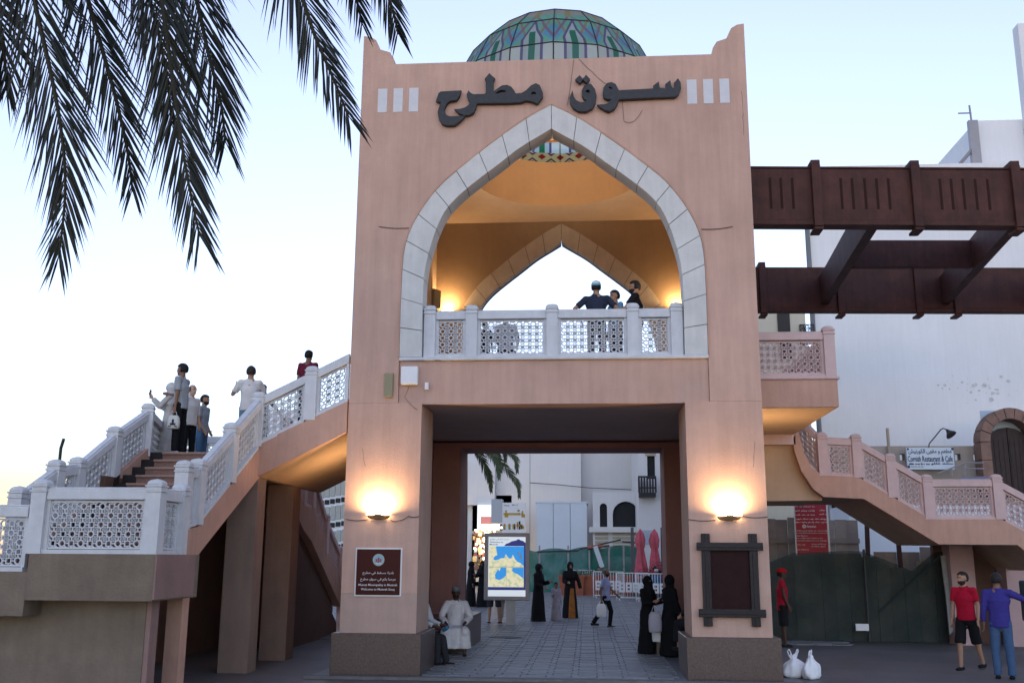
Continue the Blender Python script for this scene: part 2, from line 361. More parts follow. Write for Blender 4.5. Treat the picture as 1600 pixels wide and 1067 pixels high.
# stained glass dome
def glass_mat():
    m = bpy.data.materials.new('stained_glass'); m.use_nodes = True; t = m.node_tree; L = t.links.new
    for n_ in list(t.nodes): t.nodes.remove(n_)
    out = t.nodes.new('ShaderNodeOutputMaterial'); uv = t.nodes.new('ShaderNodeUVMap'); uv.uv_map = 'UVMap'
    sp = t.nodes.new('ShaderNodeSeparateXYZ'); L(uv.outputs[0], sp.inputs[0])
    def M_(op, a, b_=None, c=None):
        n_ = t.nodes.new('ShaderNodeMath'); n_.operation = op
        for i, x in enumerate((a, b_, c)):
            if x is None: continue
            if isinstance(x, (int, float)): n_.inputs[i].default_value = x
            else: L(x, n_.inputs[i])
        return n_.outputs[0]
    U, V = sp.outputs[0], sp.outputs[1]
    A = M_('ABSOLUTE', M_('SUBTRACT', U, .5))
    E_ = M_('SUBTRACT', .5, A)
    wv = M_('MINIMUM', .23, M_('MULTIPLY', M_('SUBTRACT', 2.0, V), .30))       # half width of the hexagon band
    def lt(a, b_): return M_('LESS_THAN', a, b_)
    def AND(a, b_): return M_('MULTIPLY', a, b_)
    def mixc(fac, a, col):
        n_ = t.nodes.new('ShaderNodeMix'); n_.data_type = 'RGBA'; L(fac, n_.inputs[0])
        if isinstance(a, tuple): n_.inputs[6].default_value = (*a, 1)
        else: L(a, n_.inputs[6])
        n_.inputs[7].default_value = (*col, 1); return n_.outputs[2]
    c = mixc(lt(V, 1.05), (.34, .66, .54), (.76, .82, .80))                     # green field above, pale below
    c = mixc(AND(lt(M_('ADD', M_('MULTIPLY', E_, 1.5), M_('ABSOLUTE', M_('SUBTRACT', V, 1.45))), .42), lt(V, 3)), c, (.25, .58, .75))   # blue diamonds on the ribs
    zig = M_('ABSOLUTE', M_('SUBTRACT', M_('ADD', A, M_('MULTIPLY', V, -.42)), -.42))
    c = mixc(lt(zig, .035), c, (.50, .42, .34))
    zig2 = M_('ABSOLUTE', M_('SUBTRACT', M_('ADD', A, M_('MULTIPLY', V, .42)), 1.02))
    c = mixc(lt(zig2, .04), c, (.42, .32, .44))
    c = mixc(lt(A, wv), c, (.62, .72, .72))
    c = mixc(AND(lt(A, .075), AND(lt(.12, V), lt(V, 1.55))), c, (.06, .34, .22))
    c = mixc(lt(M_('ABSOLUTE', M_('SUBTRACT', A, wv)), .032), c, (.26, .22, .42))
    c = mixc(AND(lt(V, .14), lt(M_('ABSOLUTE', M_('SUBTRACT', A, M_('MULTIPLY', V, 1.2))), .04)), c, (.26, .22, .42))
    c = mixc(AND(lt(E_, .17), lt(V, .22)), c, (.12, .36, .38))
    c = mixc(lt(2.55, V), c, (.60, .58, .52))
    c = mixc(AND(lt(2.3, V), lt(A, .10)), c, (.55, .50, .28))
    fu = M_('ABSOLUTE', M_('SUBTRACT', M_('FRACT', M_('MULTIPLY', U, 2.0)), .5)); fv = M_('ABSOLUTE', M_('SUBTRACT', M_('FRACT', M_('MULTIPLY', V, 2.6)), .5)); dd = M_('ADD', fu, fv)
    low = lt(V, .5)
    c = mixc(AND(low, lt(dd, 2)), c, (.72, .62, .36)); c = mixc(AND(low, lt(M_('ABSOLUTE', M_('SUBTRACT', dd, .36)), .07)), c, (.30, .05, .20)); c = mixc(AND(low, lt(dd, .2)), c, (.04, .38, .14)); c = mixc(AND(low, lt(.78, dd)), c, (.50, .05, .05))
    d = t.nodes.new('ShaderNodeBsdfDiffuse'); tr = t.nodes.new('ShaderNodeBsdfTranslucent'); gl = t.nodes.new('ShaderNodeBsdfGlossy'); gl.inputs['Roughness'].default_value = .25
    L(c, d.inputs[0]); L(c, tr.inputs[0])
    m1 = t.nodes.new('ShaderNodeMixShader'); m1.inputs[0].default_value = .45; L(d.outputs[0], m1.inputs[1]); L(tr.outputs[0], m1.inputs[2])
    tp = t.nodes.new('ShaderNodeBsdfTransparent'); L(c, tp.inputs[0]); m3 = t.nodes.new('ShaderNodeMixShader'); m3.inputs[0].default_value = .58; L(m1.outputs[0], m3.inputs[1]); L(tp.outputs[0], m3.inputs[2]); m1 = m3
    m2 = t.nodes.new('ShaderNodeMixShader'); m2.inputs[0].default_value = .06; L(m1.outputs[0], m2.inputs[1]); L(gl.outputs[0], m2.inputs[2])
    L(m2.outputs[0], out.inputs[0]); return m
SG = glass_mat()
ND = 16; DR, DZ = 2.42, 11.36
rings = [(2.40, 11.2)]+[(DR*math.cos(R_(a)), DZ+DR*math.sin(R_(a))) for a in (17, 36, 54, 74)]
def dv(k, r, z): 
    a = 2*math.pi*k/ND; return Vector((r*math.sin(a), c0-r*math.cos(a), z))
fr = MB()
for k in range(ND):
    for i in range(4):
        P = [dv(k, *rings[i]), dv(k+1, *rings[i]), dv(k+1, *rings[i+1]), dv(k, *rings[i+1])]
        me = bpy.data.meshes.new('dome_pane'); me.from_pydata([tuple(p) for p in P], [], [(0, 1, 2, 3)]); me.materials.append(SG)
        ul = me.uv_layers.new(name='UVMap')
        for li, c in enumerate([(0, i), (1, i), (1, i+1), (0, i+1)]): ul.data[li].uv = c
        o = bpy.data.objects.new('dome_pane', me); COL.objects.link(o); o.parent = tower
        m = o.modifiers.new('s', 'SOLIDIFY'); m.thickness = .012
        fr.tube([P[0], P[1]], .014, 6); fr.tube([P[0], P[3]], .014, 6)
    P0, P1, top = dv(k, *rings[4]), dv(k+1, *rings[4]), Vector((0, c0, DZ+DR))
    me = bpy.data.meshes.new('dome_pane'); me.from_pydata([tuple(P0), tuple(P1), tuple(top)], [], [(0, 1, 2)]); me.materials.append(SG)
    ul = me.uv_layers.new(name='UVMap')
    for li, c in enumerate([(0, 4), (1, 4), (.5, 5)]): ul.data[li].uv = c
    o = bpy.data.objects.new('dome_pane', me); COL.objects.link(o); o.parent = tower
    fr.tube([P0, P1], .014, 6); fr.tube([P0, top], .014, 6)
fr.build('dome_frame', BLACKM, tower)
# white inset tiles beside the lettering
for s in (-1, 1):
    for k in range(3):
        x = s*(3.165-k*.295)
        b = MB(); b.box(x-.088, x+.088, -.008, .02, 10.03, 10.51); b.build('inset_tile', mat('white_tile', (.60, .60, .62), .6, .06, 8), tower)
# black lettering of the gate, cut from thick board and standing off the wall
def flat_letter(name, outer, holes, y0, depth, mt, parent):
    cu = bpy.data.curves.new(name, 'CURVE'); cu.dimensions = '2D'; cu.fill_mode = 'BOTH'; cu.extrude = depth/2; cu.bevel_depth = .008
    for pts in [outer]+holes:
        s_ = cu.splines.new('POLY'); s_.points.add(len(pts)-1); s_.use_cyclic_u = True
        for q, (x, z) in zip(s_.points, pts): q.co = (x, z, 0, 1)
    ob = bpy.data.objects.new(name, cu); COL.objects.link(ob)
    ob.rotation_euler = (R_(90), 0, 0); ob.location = (0, y0, 0)
    PEND.append((ob, name, mt, parent, None)); return ob
PEND = []
LETTERS=[
 ([(-2.13,10.185),(-2.088,10.337),(-2.051,10.368),(-1.676,10.377),(-1.704,10.285),(-1.755,10.198),(-1.882,10.186),(-1.934,10.139),(-1.977,10.052),(-1.983,9.972),(-1.944,9.899),(-1.876,9.865),(-1.6,9.869),(-1.688,9.772),(-1.776,9.703),(-1.94,9.7),(-2.015,9.734),(-2.069,9.831),(-2.095,9.96),(-2.074,10.055),(-2.032,10.166)],[]),
 ([(-1.778,10.006),(-1.677,10.011),(-1.58,10.04),(-1.514,10.094),(-1.493,10.15),(-1.538,10.215),(-1.559,10.296),(-1.533,10.368),(-1.503,10.327),(-1.442,10.293),(-1.233,10.294),(-1.204,10.317),(-1.207,10.567),(-1.229,10.6),(-1.148,10.703),(-1.05,10.603),(-1.079,10.563),(-1.077,10.33),(-0.996,10.391),(-0.907,10.453),(-0.817,10.461),(-0.743,10.424),(-0.69,10.35),(-0.66,10.285),(-0.549,10.289),(-0.46,10.342),(-0.371,10.436),(-0.282,10.477),(-0.215,10.439),(-0.163,10.301),(-0.163,10.205),(-0.252,10.08),(-0.341,10.123),(-0.459,10.158),(-0.548,10.121),(-0.755,10.111),(-1.38,10.122),(-1.397,10.035),(-1.437,9.94),(-1.511,9.895),(-1.615,9.89),(-1.705,9.932)],[[(-1.065,10.294),(-0.995,10.346),(-0.921,10.376),(-0.846,10.363),(-0.819,10.325),(-0.92,10.309),(-0.995,10.292)],[(-0.382,10.273),(-0.363,10.311),(-0.323,10.325),(-0.285,10.311),(-0.267,10.269),(-0.304,10.254),(-0.341,10.252)]]),
 ([(0.39,10.292),(0.404,10.204),(0.455,10.115),(0.543,10.072),(0.616,10.078),(0.668,10.116),(0.61,10.142),(0.574,10.215),(0.571,10.31),(0.605,10.389),(0.679,10.443),(0.737,10.425),(0.795,10.335),(0.823,10.223),(0.807,10.064),(0.747,9.955),(0.644,9.903),(0.512,9.907),(0.41,9.973),(0.349,10.078),(0.345,10.174)],[[(0.618,10.293),(0.645,10.327),(0.692,10.326),(0.728,10.281),(0.699,10.255),(0.655,10.263)]]),
 ([(0.525,10.608),(0.584,10.534),(0.532,10.463),(0.455,10.535)],[]),
 ([(0.645,10.612),(0.706,10.538),(0.652,10.464),(0.588,10.539)],[]),
 ([(0.857,10.015),(0.967,10.02),(1.04,10.041),(1.1,10.111),(1.115,10.134),(1.012,10.13),(0.969,10.171),(0.953,10.266),(0.972,10.362),(1.031,10.44),(1.105,10.456),(1.178,10.419),(1.22,10.322),(1.241,10.289),(1.869,10.305),(1.875,10.365),(1.967,10.434),(1.976,10.314),(2.087,10.303),(2.097,10.39),(2.178,10.454),(2.186,10.355),(2.211,10.307),(2.247,10.305),(2.266,10.329),(2.257,10.408),(2.32,10.489),(2.359,10.413),(2.363,10.302),(2.323,10.192),(2.264,10.139),(1.858,10.135),(1.261,10.122),(1.231,10.115),(1.208,10.036),(1.156,9.943),(1.067,9.89),(0.98,9.917),(0.908,9.966)],[[(1.033,10.336),(1.067,10.381),(1.107,10.367),(1.144,10.316),(1.103,10.322),(1.067,10.336)]]),
]

for o_, h_ in LETTERS:
    flat_letter('letter', o_, h_, -.06, .07, LETM, tower)
# front balustrade

# ---------------------------------------------------------------- balustrade pieces
b = MB()
for (hw, z0, z1) in ((.10, 0, .80), (.112, .803, .825), (.10, .828, .868), (.115, .871, .893)):
    b.box(-hw, hw, -hw, hw, z0, z1)
def sqring(h, z, k=8):
    out = []
    for j in range(4*k):
        a = 2*math.pi*(j+.5)/(4*k); c, s_ = math.cos(a), math.sin(a); q = (abs(c)**4+abs(s_)**4)**-.25; out.append((h*c*q, h*s_*q, z))
    return out
b.loft([sqring(.108, .895), sqring(.112, .915), sqring(.10, .94), sqring(.075, .958), sqring(.035, .97), sqring(.008, .976)])
POSTS = {m.name: b.mesh('post', m) for m in (TRIM, PTRIM)}
def lattice(w_, h_, slope):
    m = MB(); s = .12; th = .028
    nx, nz = max(1, int(w_/s)), max(1, int(h_/s)); sx, sz = w_/nx, h_/nz
    def q(pts, closed=True):     # a closed strip between two loops (outer, inner), with thickness
        pass
    def ringp(cx, cz, kind):
        if kind: o = [(math.cos(math.pi/8+k*math.pi/4), math.sin(math.pi/8+k*math.pi/4)) for k in range(8)]; ri, ro = .034, .050
        else: o = [(1, 1), (-1, 1), (-1, -1), (1, -1)]; ri, ro = .027, .040
        n = len(o); v = []
        for r, y in ((ri, -th/2), (ro, -th/2), (ro, th/2), (ri, th/2)):
            v += [(cx+r*a, y, cz+r*c+slope*(cx+r*a)) for a, c in o]
        f = []
        for k in range(n):
            j = (k+1) % n
            f += [(a*n+k, a*n+j, ((a+1) % 4)*n+j, ((a+1) % 4)*n+k) for a in (0, 2, 3)]
        m.add(v, f)
    def barp(x0, z0, x1, z1, wd=.016):
        d = Vector((x1-x0, z1-z0)).normalized(); n = Vector((-d.y, d.x))*wd/2
        P = [(x0+n.x, z0+n.y), (x0-n.x, z0-n.y), (x1-n.x, z1-n.y), (x1+n.x, z1+n.y)]
        v = [(x, -th/2+.002, z+slope*x) for x, z in P]+[(x, th/2-.002, z+slope*x) for x, z in P]
        m.add(v, [(0, 1, 2, 3), (7, 6, 5, 4), (1, 5, 6, 2), (0, 3, 7, 4)])
    for i in range(nx):
        for j in range(nz):
            cx, cz = (i+.5)*sx, (j+.5)*sz; k = (i+j) % 2
            ringp(cx, cz, k)
            for dx, dz in ((1, 0), (0, 1), (1, 1), (1, -1)):
                ii, jj = i+dx, j+dz
                L_ = math.hypot(dx*sx, dz*sz); a = .042
                ex, ez = dx*sx/L_, dz*sz/L_
                if ii < nx and 0 <= jj < nz: barp(cx+ex*a, cz+ez*a, cx+dx*sx-ex*a, cz+dz*sz-ez*a)
                else: barp(cx+ex*a, cz+ez*a, cx+ex*(L_/2), cz+ez*(L_/2))
            # little chevrons that close the corners between four rings
            if i < nx-1 and j < nz-1:
                mx, mz, h2 = cx+sx/2, cz+sz/2, .034
                barp(mx-h2, mz, mx, mz+h2, .013); barp(mx, mz+h2, mx+h2, mz, .013); barp(mx+h2, mz, mx, mz-h2, .013); barp(mx, mz-h2, mx-h2, mz, .013)
            if i == 0: barp(0, cz, cx-.04, cz); barp(0, cz+sz/2, cx-.034, cz+.034)
            if j == 0: barp(cx, 0, cx, cz-.04)
    for (x0, x1, z0, z1) in ((0, w_, -.012, .012), (0, w_, h_-.012, h_+.012)):
        m.prism([(x0, -th/2-.002, z0+slope*x0), (x1, -th/2-.002, z0+slope*x1), (x1, -th/2-.002, z1+slope*x1), (x0, -th/2-.002, z1+slope*x0)], (0, th+.004, 0))
    for x0, x1 in ((-.012, .012), (w_-.012, w_+.012)):
        m.prism([(x0, -th/2-.004, slope*x0), (x1, -th/2-.004, slope*x1), (x1, -th/2-.004, h_+slope*x1), (x0, -th/2-.004, h_+slope*x0)], (0, th+.008, 0))
    return m
def balustrade(parent, pts, mt=TRIM, posts=None, off=Vector((0, 0, 0)), panel=True):
    """pts: base points; posts: which of them carry a post (default all)"""
    P = [Vector(p)-off for p in pts]
    for i, p in enumerate(P):
        if posts is None or i in posts: 
            q = P[i+1] if i+1 < len(P) else P[i-1]
            o = inst('balustrade_post', POSTS[mt.name], parent, p, math.atan2(q.y-p.y, q.x-p.x))
    for i in range(len(P)-1):
        p, q = P[i], P[i+1]; d = q-p; Lh = math.hypot(d.x, d.y); sl = d.z/Lh; rz = math.atan2(d.y, d.x)
        a = .10 if (posts is None or i in posts) else 0; e = Lh-(.10 if (posts is None or i+1 in posts) else 0)
        if e-a < .08: continue
        m = MB()
        def strip(z0, z1, hw):
            m.prism([(a, -hw, z0+sl*a), (e, -hw, z0+sl*e), (e, -hw, z1+sl*e), (a, -hw, z1+sl*a)], (0, 2*hw, 0))
        strip(.70, .84, .075); 
        m.prism([(a, -.055, .841+sl*a), (e, -.055, .841+sl*e), (e, -.03, .872+sl*e), (a, -.03, .872+sl*a)], (0, .06, 0)) if False else None
        strip(.8405, .865, .05)
        o = m.build('handrail', mt, parent); o.location = p; o.rotation_euler = (0, 0, rz); bevel(o, .012)
        m = MB(); strip(0, .055, .07); o = m.build('base_rail', mt, parent); o.location = p; o.rotation_euler = (0, 0, rz)
        if e-a > .2:
            lm = lattice(e-a-.10, .60, sl)
            o = lm.build('lattice_panel', mt, parent); o.location = p+Vector((math.cos(rz)*(a+.05), math.sin(rz)*(a+.05), .075+sl*(a+.05))); o.rotation_euler = (0, 0, rz)
            for x0, x1 in ((a, a+.048), (e-.048, e)):
                m = MB(); m.prism([(x0, -.035, .055+sl*x0), (x1, -.035, .055+sl*x1), (x1, -.035, .70+sl*x1), (x0, -.035, .70+sl*x0)], (0, .07, 0))
                o = m.build('panel_stile', mt, parent); o.location = p; o.rotation_euler = (0, 0, rz)
balustrade(tower, [(x, .16, 5.362) for x in (-2.18, -1.43, 0, 1.42, 2.18)], TRIM)
# small things fixed to the front of the tower
# ---------------------------------------------------------------- lamps
def sconce(loc, out, label, watts, w_=.42, tint=(1, .66, .33), grp='wall uplighters on the gateway', spread=170, tilt=8):
    out = Vector(out); rz = math.atan2(out.y, out.x)+math.pi/2       # local -Y is out
    t = empty('wall_lamp', loc, rz, label, 'lamp', grp)
    b = MB(); n = 10
    prof = [(.0, -.075), (.05, -.07), (.10, -.045), (.135, -.005), (.14, .0)]
    rings = []
    for r, z in prof:
        rings.append([(w_/2*(-1+2*j/n)*(.55+.45*r/.14), -max(.004, r*math.sin(math.pi*(.12+.76*j/n))), z) for j in range(n+1)])
    vs = [p for r in rings for p in r]; k = n+1
    b.add(vs, [(i*k+j, i*k+j+1, (i+1)*k+j+1, (i+1)*k+j) for i in range(len(rings)-1) for j in range(n)])
    o = b.build('lamp_trough', mat('lamp_bronze', (.42, .27, .13), .45, metal=.4), t, True); m = o.modifiers.new('s', 'SOLIDIFY'); m.thickness = .008
    b = MB(); b.box(-w_/2*.93, w_/2*.93, -.128, -.008, -.004, .008); b.build('lamp_glass', emit('warm_lamp_glow', (1, .74, .42), 2.2), t)
    b = MB(); b.box(-.07, .07, -.012, 0, -.08, .02); b.build('back_plate', BLACKM, t)
    l = bpy.data.lights.new('lamp_light', 'AREA'); l.shape = 'RECTANGLE'; l.size = w_*.8; l.size_y = .12; l.spread = R_(spread); l.energy = watts; l.color = tint
    lo = bpy.data.objects.new('lamp_light', l); COL.objects.link(lo); lo.parent = t; lo.location = (0, -.18, .03); lo.rotation_euler = (R_(180-tilt), 0, 0)
    return t
SW = 2.9
sconce((-3.57, 17.046, 2.62), (0, -1), 'lit wall lamp on the left front pillar above the brown sign', SW)
sconce((2.33, 17.046, 2.62), (0, -1), 'lit wall lamp on the right front pillar above the framed board', SW)
sconce((-4.184, 18.3, 2.62), (-1, 0), 'lit dark wall lamp on the outer left side of the gateway under the stair', SW*.6)
sconce((2.964, 19.6, 2.75), (1, 0), 'lit wall lamp on the outer right side of the gateway under the balcony', SW*1.5)
sconce((-3.42, 23.742, 7.85), (0, -1), 'lit lamp in the left rear corner of the upper chamber', SW*.8, .3)
sconce((2.2, 23.742, 7.85), (0, -1), 'lit lamp in the right rear corner of the upper chamber', SW*.7, .3)
sconce((-3.55, 17.66, 6.1), (.72, .70), 'assumed unseen lamp in the front left corner of the upper chamber, added to light the drum', SW*1.15, .3, tint=(1, .80, .58), spread=60, tilt=-40)  # this corner lamp and the next are added, source unseen, aimed at the drum
sconce((2.33, 17.66, 6.1), (-.72, .70), 'assumed unseen lamp in the front right corner of the upper chamber, added to light the drum', SW*1.15, .3, tint=(1, .80, .58), spread=60, tilt=-40)

# ---------------------------------------------------------------- left staircase
LS = empty('staircase', (-6.8, 15.5, 0), 0, 'pink outdoor staircase with white lattice balustrades rising from the left to the gateway', 'staircase')
LO = Vector(LS.location)
def wb(mbx, name, m, par=LS, smooth=False):
    o = mbx.build(name, m, par, smooth); o.location = -Vector(par.location); return o
XR, XL = -5.79, -8.05
def flo(Y): return 1.95+(Y-14.3)*.545
# lower platform
b = MB(); b.box(-7.3, -5.6, 12.8, 14.3, 1.34, 1.93); wb(b, 'platform', BRNR)
b = MB(); b.box(-5.598, -5.575, 12.803, 14.1, 1.36, 1.93); wb(b, 'platform_side_face', mat('dull_pink_render', (.27, .17, .15), .9, .15, 2, .4, 30))
b = MB(); b.box(-13, -7.302, 12.8, 14.3, 1.14, 1.70); wb(b, 'platform_lower_section', BRNR)
b = MB(); b.box(-13, -5.86, 13.25, 13.5, 0, 1.338); wb(b, 'platform_wall', BRNR)
b = MB(); b.box(-5.858, -5.79, 13.26, 13.5, 0, 1.338); wb(b, 'platform_wall_edge', mat('dull_pink_render', (.27, .17, .15)))
b = MB(); b.box(-9.6, XL+.1, 14.3, 14.6, 0, 1.93); wb(b, 'platform_rear_wall', DBRN)
balustrade(LS, [(-7.27, 12.92, 1.93), (-5.70, 12.92, 1.93), (-5.70, 13.72, 1.93)], TRIM, off=LO)
balustrade(LS, [(-11.2, 12.92, 1.70), (-9.35, 12.92, 1.70), (-7.40, 12.92, 1.70)], TRIM, posts=[0, 1], off=LO)
p = at(31, 762, 13.7)
balustrade(LS, [(p.x, 13.7, p.z-.95), (XL, 14.62, 2.36), (XL, 15.25, 2.46), (XL, 16.4, 3.10), (XL, 17.6, 3.68), (-9.55, 22.4, 3.75), (-8.9, 22.4, 3.75), (-8.15, 22.4, 3.75)], TRIM, off=LO)
# flight
n = 11
for i in range(n):
    z1 = 1.95+(i+1)*1.8/n; y0 = 14.3+i*.33
    b = MB(); b.box(XL+.34, XR-.14, y0, y0+.40, z1-.21, z1); wb(b, 'step', STEPM)
    b = MB(); b.box(XL+.10, XL+.337, y0-.004, y0+.40, z1-.21, z1+.003); wb(b, 'step_edge', STEPB)
    b = MB(); b.box(XL+.342, XR-.14, y0-.04, y0+.02, z1-.034, z1+.004); wb(b, 'step_nosing', mat('pale_step_nosing', (.30, .19, .155), .5, .3, 40))
def yz_prism(pts, x, th): 
    b = MB(); b.prism([(x, y, z) for y, z in pts], (th, 0, 0)); return b
top = [(13.9, 2.26), (14.45, 2.33), (17.1, 3.80), (17.1, 3.26), (14.5, 1.90), (13.9, 1.86)]
wb(yz_prism(top, XR-.09, .16), 'stringer', SALMON)
wb(yz_prism([(14.3, 2.1), (17.6, 3.85), (17.6, 3.3), (14.3, 1.6)], XL-.05, .15), 'stringer', SALMON)
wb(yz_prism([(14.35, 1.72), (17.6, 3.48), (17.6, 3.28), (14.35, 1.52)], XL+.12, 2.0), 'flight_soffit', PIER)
balustrade(LS, [(XR, 14.0, 2.285), (XR, 14.5, 2.36), (XR, 15.78, 3.07), (XR, 17.06, 3.79)], TRIM, off=LO)
# landing and the upper flight into the tower
b = MB(); b.box(XL, XR, 17.62, 20.6, 3.3, 3.75); wb(b, 'landing', PIER)
b = MB(); b.prism([(XL-.002, 17.5, 3.3), (XL-.002, 22.5, 3.3), (-9.68, 22.5, 3.3)], (0, 0, .45)); wb(b, 'landing_wing', PIER)
def xz_prism(pts, y, th):
    b = MB(); b.prism([(x, y, z) for x, z in pts], (0, th, 0)); return b
wb(xz_prism([(XR-.07, 3.79), (-4.2, 4.575), (-4.2, 4.03), (XR+.05, 3.26), (XR-.07, 3.26)], 17.0, .17), 'upper_stringer', SALMON)
wb(xz_prism([(XR-.07, 3.66), (-4.2, 4.45), (-4.2, 4.03), (XR+.05, 3.27), (XR-.07, 3.27)], 17.171, 4.1), 'upper_flight', OCHRE)
b = MB()
for i in range(9):
    x0 = XR+.1+i*.166; b.box(x0, x0+.17, 17.18, 21.2, 3.7+i*.084, 3.84+i*.088)
wb(b, 'upper_steps', STEPM)
balustrade(LS, [(XR, 17.06, 3.79), (-4.86, 17.085, 4.25), (-4.2, 17.085, 4.575)], TRIM, posts=[1], off=LO)
balustrade(LS, [(XR, 21.15, 3.79), (-4.86, 21.15, 4.25), (-4.2, 21.15, 4.575)], TRIM, posts=[0, 1], off=LO)
# rear flight going down behind
XB = -6.4
def fb(Y): return 3.75-.56*(Y-20.6)
wb(yz_prism([(20.6, 3.9), (22.1, fb(22.1)+.12), (22.8, fb(22.1)+.10), (25.8, fb(25.8)+.35), (25.8, fb(25.8)-.15), (22.8, fb(22.8)-.25), (22.1, fb(22.1)-.40), (20.6, 3.3)], XB-.1, .18), 'rear_stringer', SALMON)
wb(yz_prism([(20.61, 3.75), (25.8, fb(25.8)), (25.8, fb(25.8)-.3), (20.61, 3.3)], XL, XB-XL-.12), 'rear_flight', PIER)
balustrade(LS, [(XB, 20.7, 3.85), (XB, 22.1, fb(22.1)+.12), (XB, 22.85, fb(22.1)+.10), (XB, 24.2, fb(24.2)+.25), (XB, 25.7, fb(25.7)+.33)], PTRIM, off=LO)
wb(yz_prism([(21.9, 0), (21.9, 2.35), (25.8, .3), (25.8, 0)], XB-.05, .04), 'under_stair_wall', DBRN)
b = MB(); b.box(XB-.05, -4.7, 25.9, 26.1, 0, 1.9); wb(b, 'garden_wall', PTRIM)
for (y0, y1, zt) in ((17.1, 17.55, 3.262), (19.25, 19.75, 3.29)):
    b = MB(); b.box(-6.25, -5.74, y0, y1, 0, zt); wb(b, 'pier', PIER)
b = MB(); b.box(-6.02, -5.80, 14.3, 14.55, 0, 1.88); wb(b, 'pier', SALMON)
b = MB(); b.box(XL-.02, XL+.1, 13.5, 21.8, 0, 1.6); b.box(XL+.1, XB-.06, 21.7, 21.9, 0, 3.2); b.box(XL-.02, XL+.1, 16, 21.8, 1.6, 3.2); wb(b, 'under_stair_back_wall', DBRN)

# ---------------------------------------------------------------- right balcony (part of the tower) and right staircase
def tb(mbx, name, m):
    o = mbx.build(name, m, tower); o.location = -Vector(tower.location); return o
b = MB(); b.box(2.962, 4.60, 18.5, 22.5, 4.66, 5.17); tb(b, 'balcony_slab', SALMON)
b = MB(); b.box(2.962, 4.56, 18.54, 22.5, 4.64, 4.658); tb(b, 'balcony_soffit', OCHRE)
b = MB(); b.box(2.962, 4.64, 18.46, 22.5, 5.172, 5.225); bevel(tb(b, 'balcony_ledge', PTRIM), .01)
b = MB(); b.box(2.962, 4.60, 22.5, 22.75, 4.42, 5.15); tb(b, 'balcony_rear_beam', PTRIM)
balustrade(tower, [(2.97, 18.6, 5.226), (4.50, 18.6, 5.226), (4.50, 22.4, 5.226)], PTRIM, posts=[1, 2], off=Vector(tower.location))
RS = empty('staircase', (7.5, 23.5, 0), 0, 'pink staircase with lattice balustrade coming down to the right of the gateway', 'staircase')
RO = Vector(RS.location); YR = 22.5
def Q(px, py, Y=YR): 
    p = at(px, py, Y); return (p.x, p.z)
upper = [(1246, 668), (1256, 706), (1268, 730), (1284, 742), (1341, 745), (1455, 811), (1565, 811), (1640, 852)]
lower = [(1640, 893), (1590, 851), (1467, 850), (1350, 779), (1287, 776), (1271, 764), (1252, 735), (1241, 703), (1240, 684)]
wb(xz_prism([Q(*p) for p in upper+lower], YR, .18), 'stringer', SALMON, RS)
body = [Q(1252, 712), Q(1268, 736), Q(1284, 748), Q(1341, 751), Q(1455, 817), Q(1565, 817), Q(1640, 858), Q(1640, 892), Q(1589, 850), Q(1466, 849), Q(1350, 778), Q(1287, 775), Q(1271, 763), Q(1253, 735)]
wb(xz_prism(body, YR+.181, 2.7), 'flight', mat('bounce_lit_soffit', (.42, .30, .22), .88, .12, 1.6, .3, 50, .2, .1), RS)  # paler than the left stair: bounced light put into the colour
wb(xz_prism([Q(1192, 690, 22.6), Q(1240, 690, 22.6), Q(1241, 703, 22.6), Q(1252, 735, 22.6), Q(1271, 764, 22.6), Q(1287, 775, 22.6), Q(1287, 781, 22.6), Q(1192, 782, 22.6)], 22.76, 2.2), 'curved_wall', OCHRE, RS)
bp = [Q(1288, 743), Q(1342, 746), Q(1396, 777), Q(1454, 811), Q(1564, 811), Q(1640, 852)]
balustrade(RS, [(x, YR+.09, z) for x, z in bp], PTRIM, posts=[0, 1, 2, 3, 4], off=RO)
c0_, c1_ = Q(1250, 692), Q(1288, 743)
balustrade(RS, [(c0_[0], YR+.6, c0_[1]+.0), (c1_[0], YR+.09, c1_[1])], PTRIM, posts=[], off=RO)
for x0, x1, y0 in ((8.49, 9.03, 24.75), (9.68, 10.4, 24.6)):
    b = MB(); b.box(x0, x1, y0, y0+.55, 0, 2.32); wb(b, 'pier', PTRIM if False else mat('pink_pier', (.44, .30, .285), .88, .1, 2, .3, 50), RS)
b = MB(); b.box(8.3, 12.5, 25.31, 25.5, 0, 2.3); wb(b, 'under_stair_wall', DBRN, RS)

# ---------------------------------------------------------------- pergola
PG = empty('pergola', (6.5, 21.0, 0), 0, 'dark red wooden pergola of boxed beams fixed to the right side of the gateway', 'pergola')
def Lp(a, b_, t): return Vector(a).lerp(Vector(b_), t)
def beam(name, A, B, z0, z1, wd, par=PG):
    b = MB(); b.bar((A[0], A[1], (z0+z1)/2), (B[0], B[1], (z0+z1)/2), wd, z1-z0); o = wb(b, name, WOOD, par); bevel(o, .012); return o
A1, B1 = (2.975, 18.06), (11.5, 18.70)
A2, B2 = (3.3, 24.62), (12.6, 25.2)
def onl(A, B, x): 
    t = (x-A[0])/(B[0]-A[0]); return (x, A[1]+(B[1]-A[1])*t)
beam('front_beam', A1, B1, 8.10, 9.12, .24); beam('front_beam_base', (A1[0], A1[1]), B1, 8.0, 8.098, .30)
beam('front_beam_cap', A1, B1, 9.122, 9.16, .28)
beam('rear_beam', A2, B2, 8.05, 9.13, .24); beam('rear_beam_base', A2, B2, 7.98, 8.048, .28)
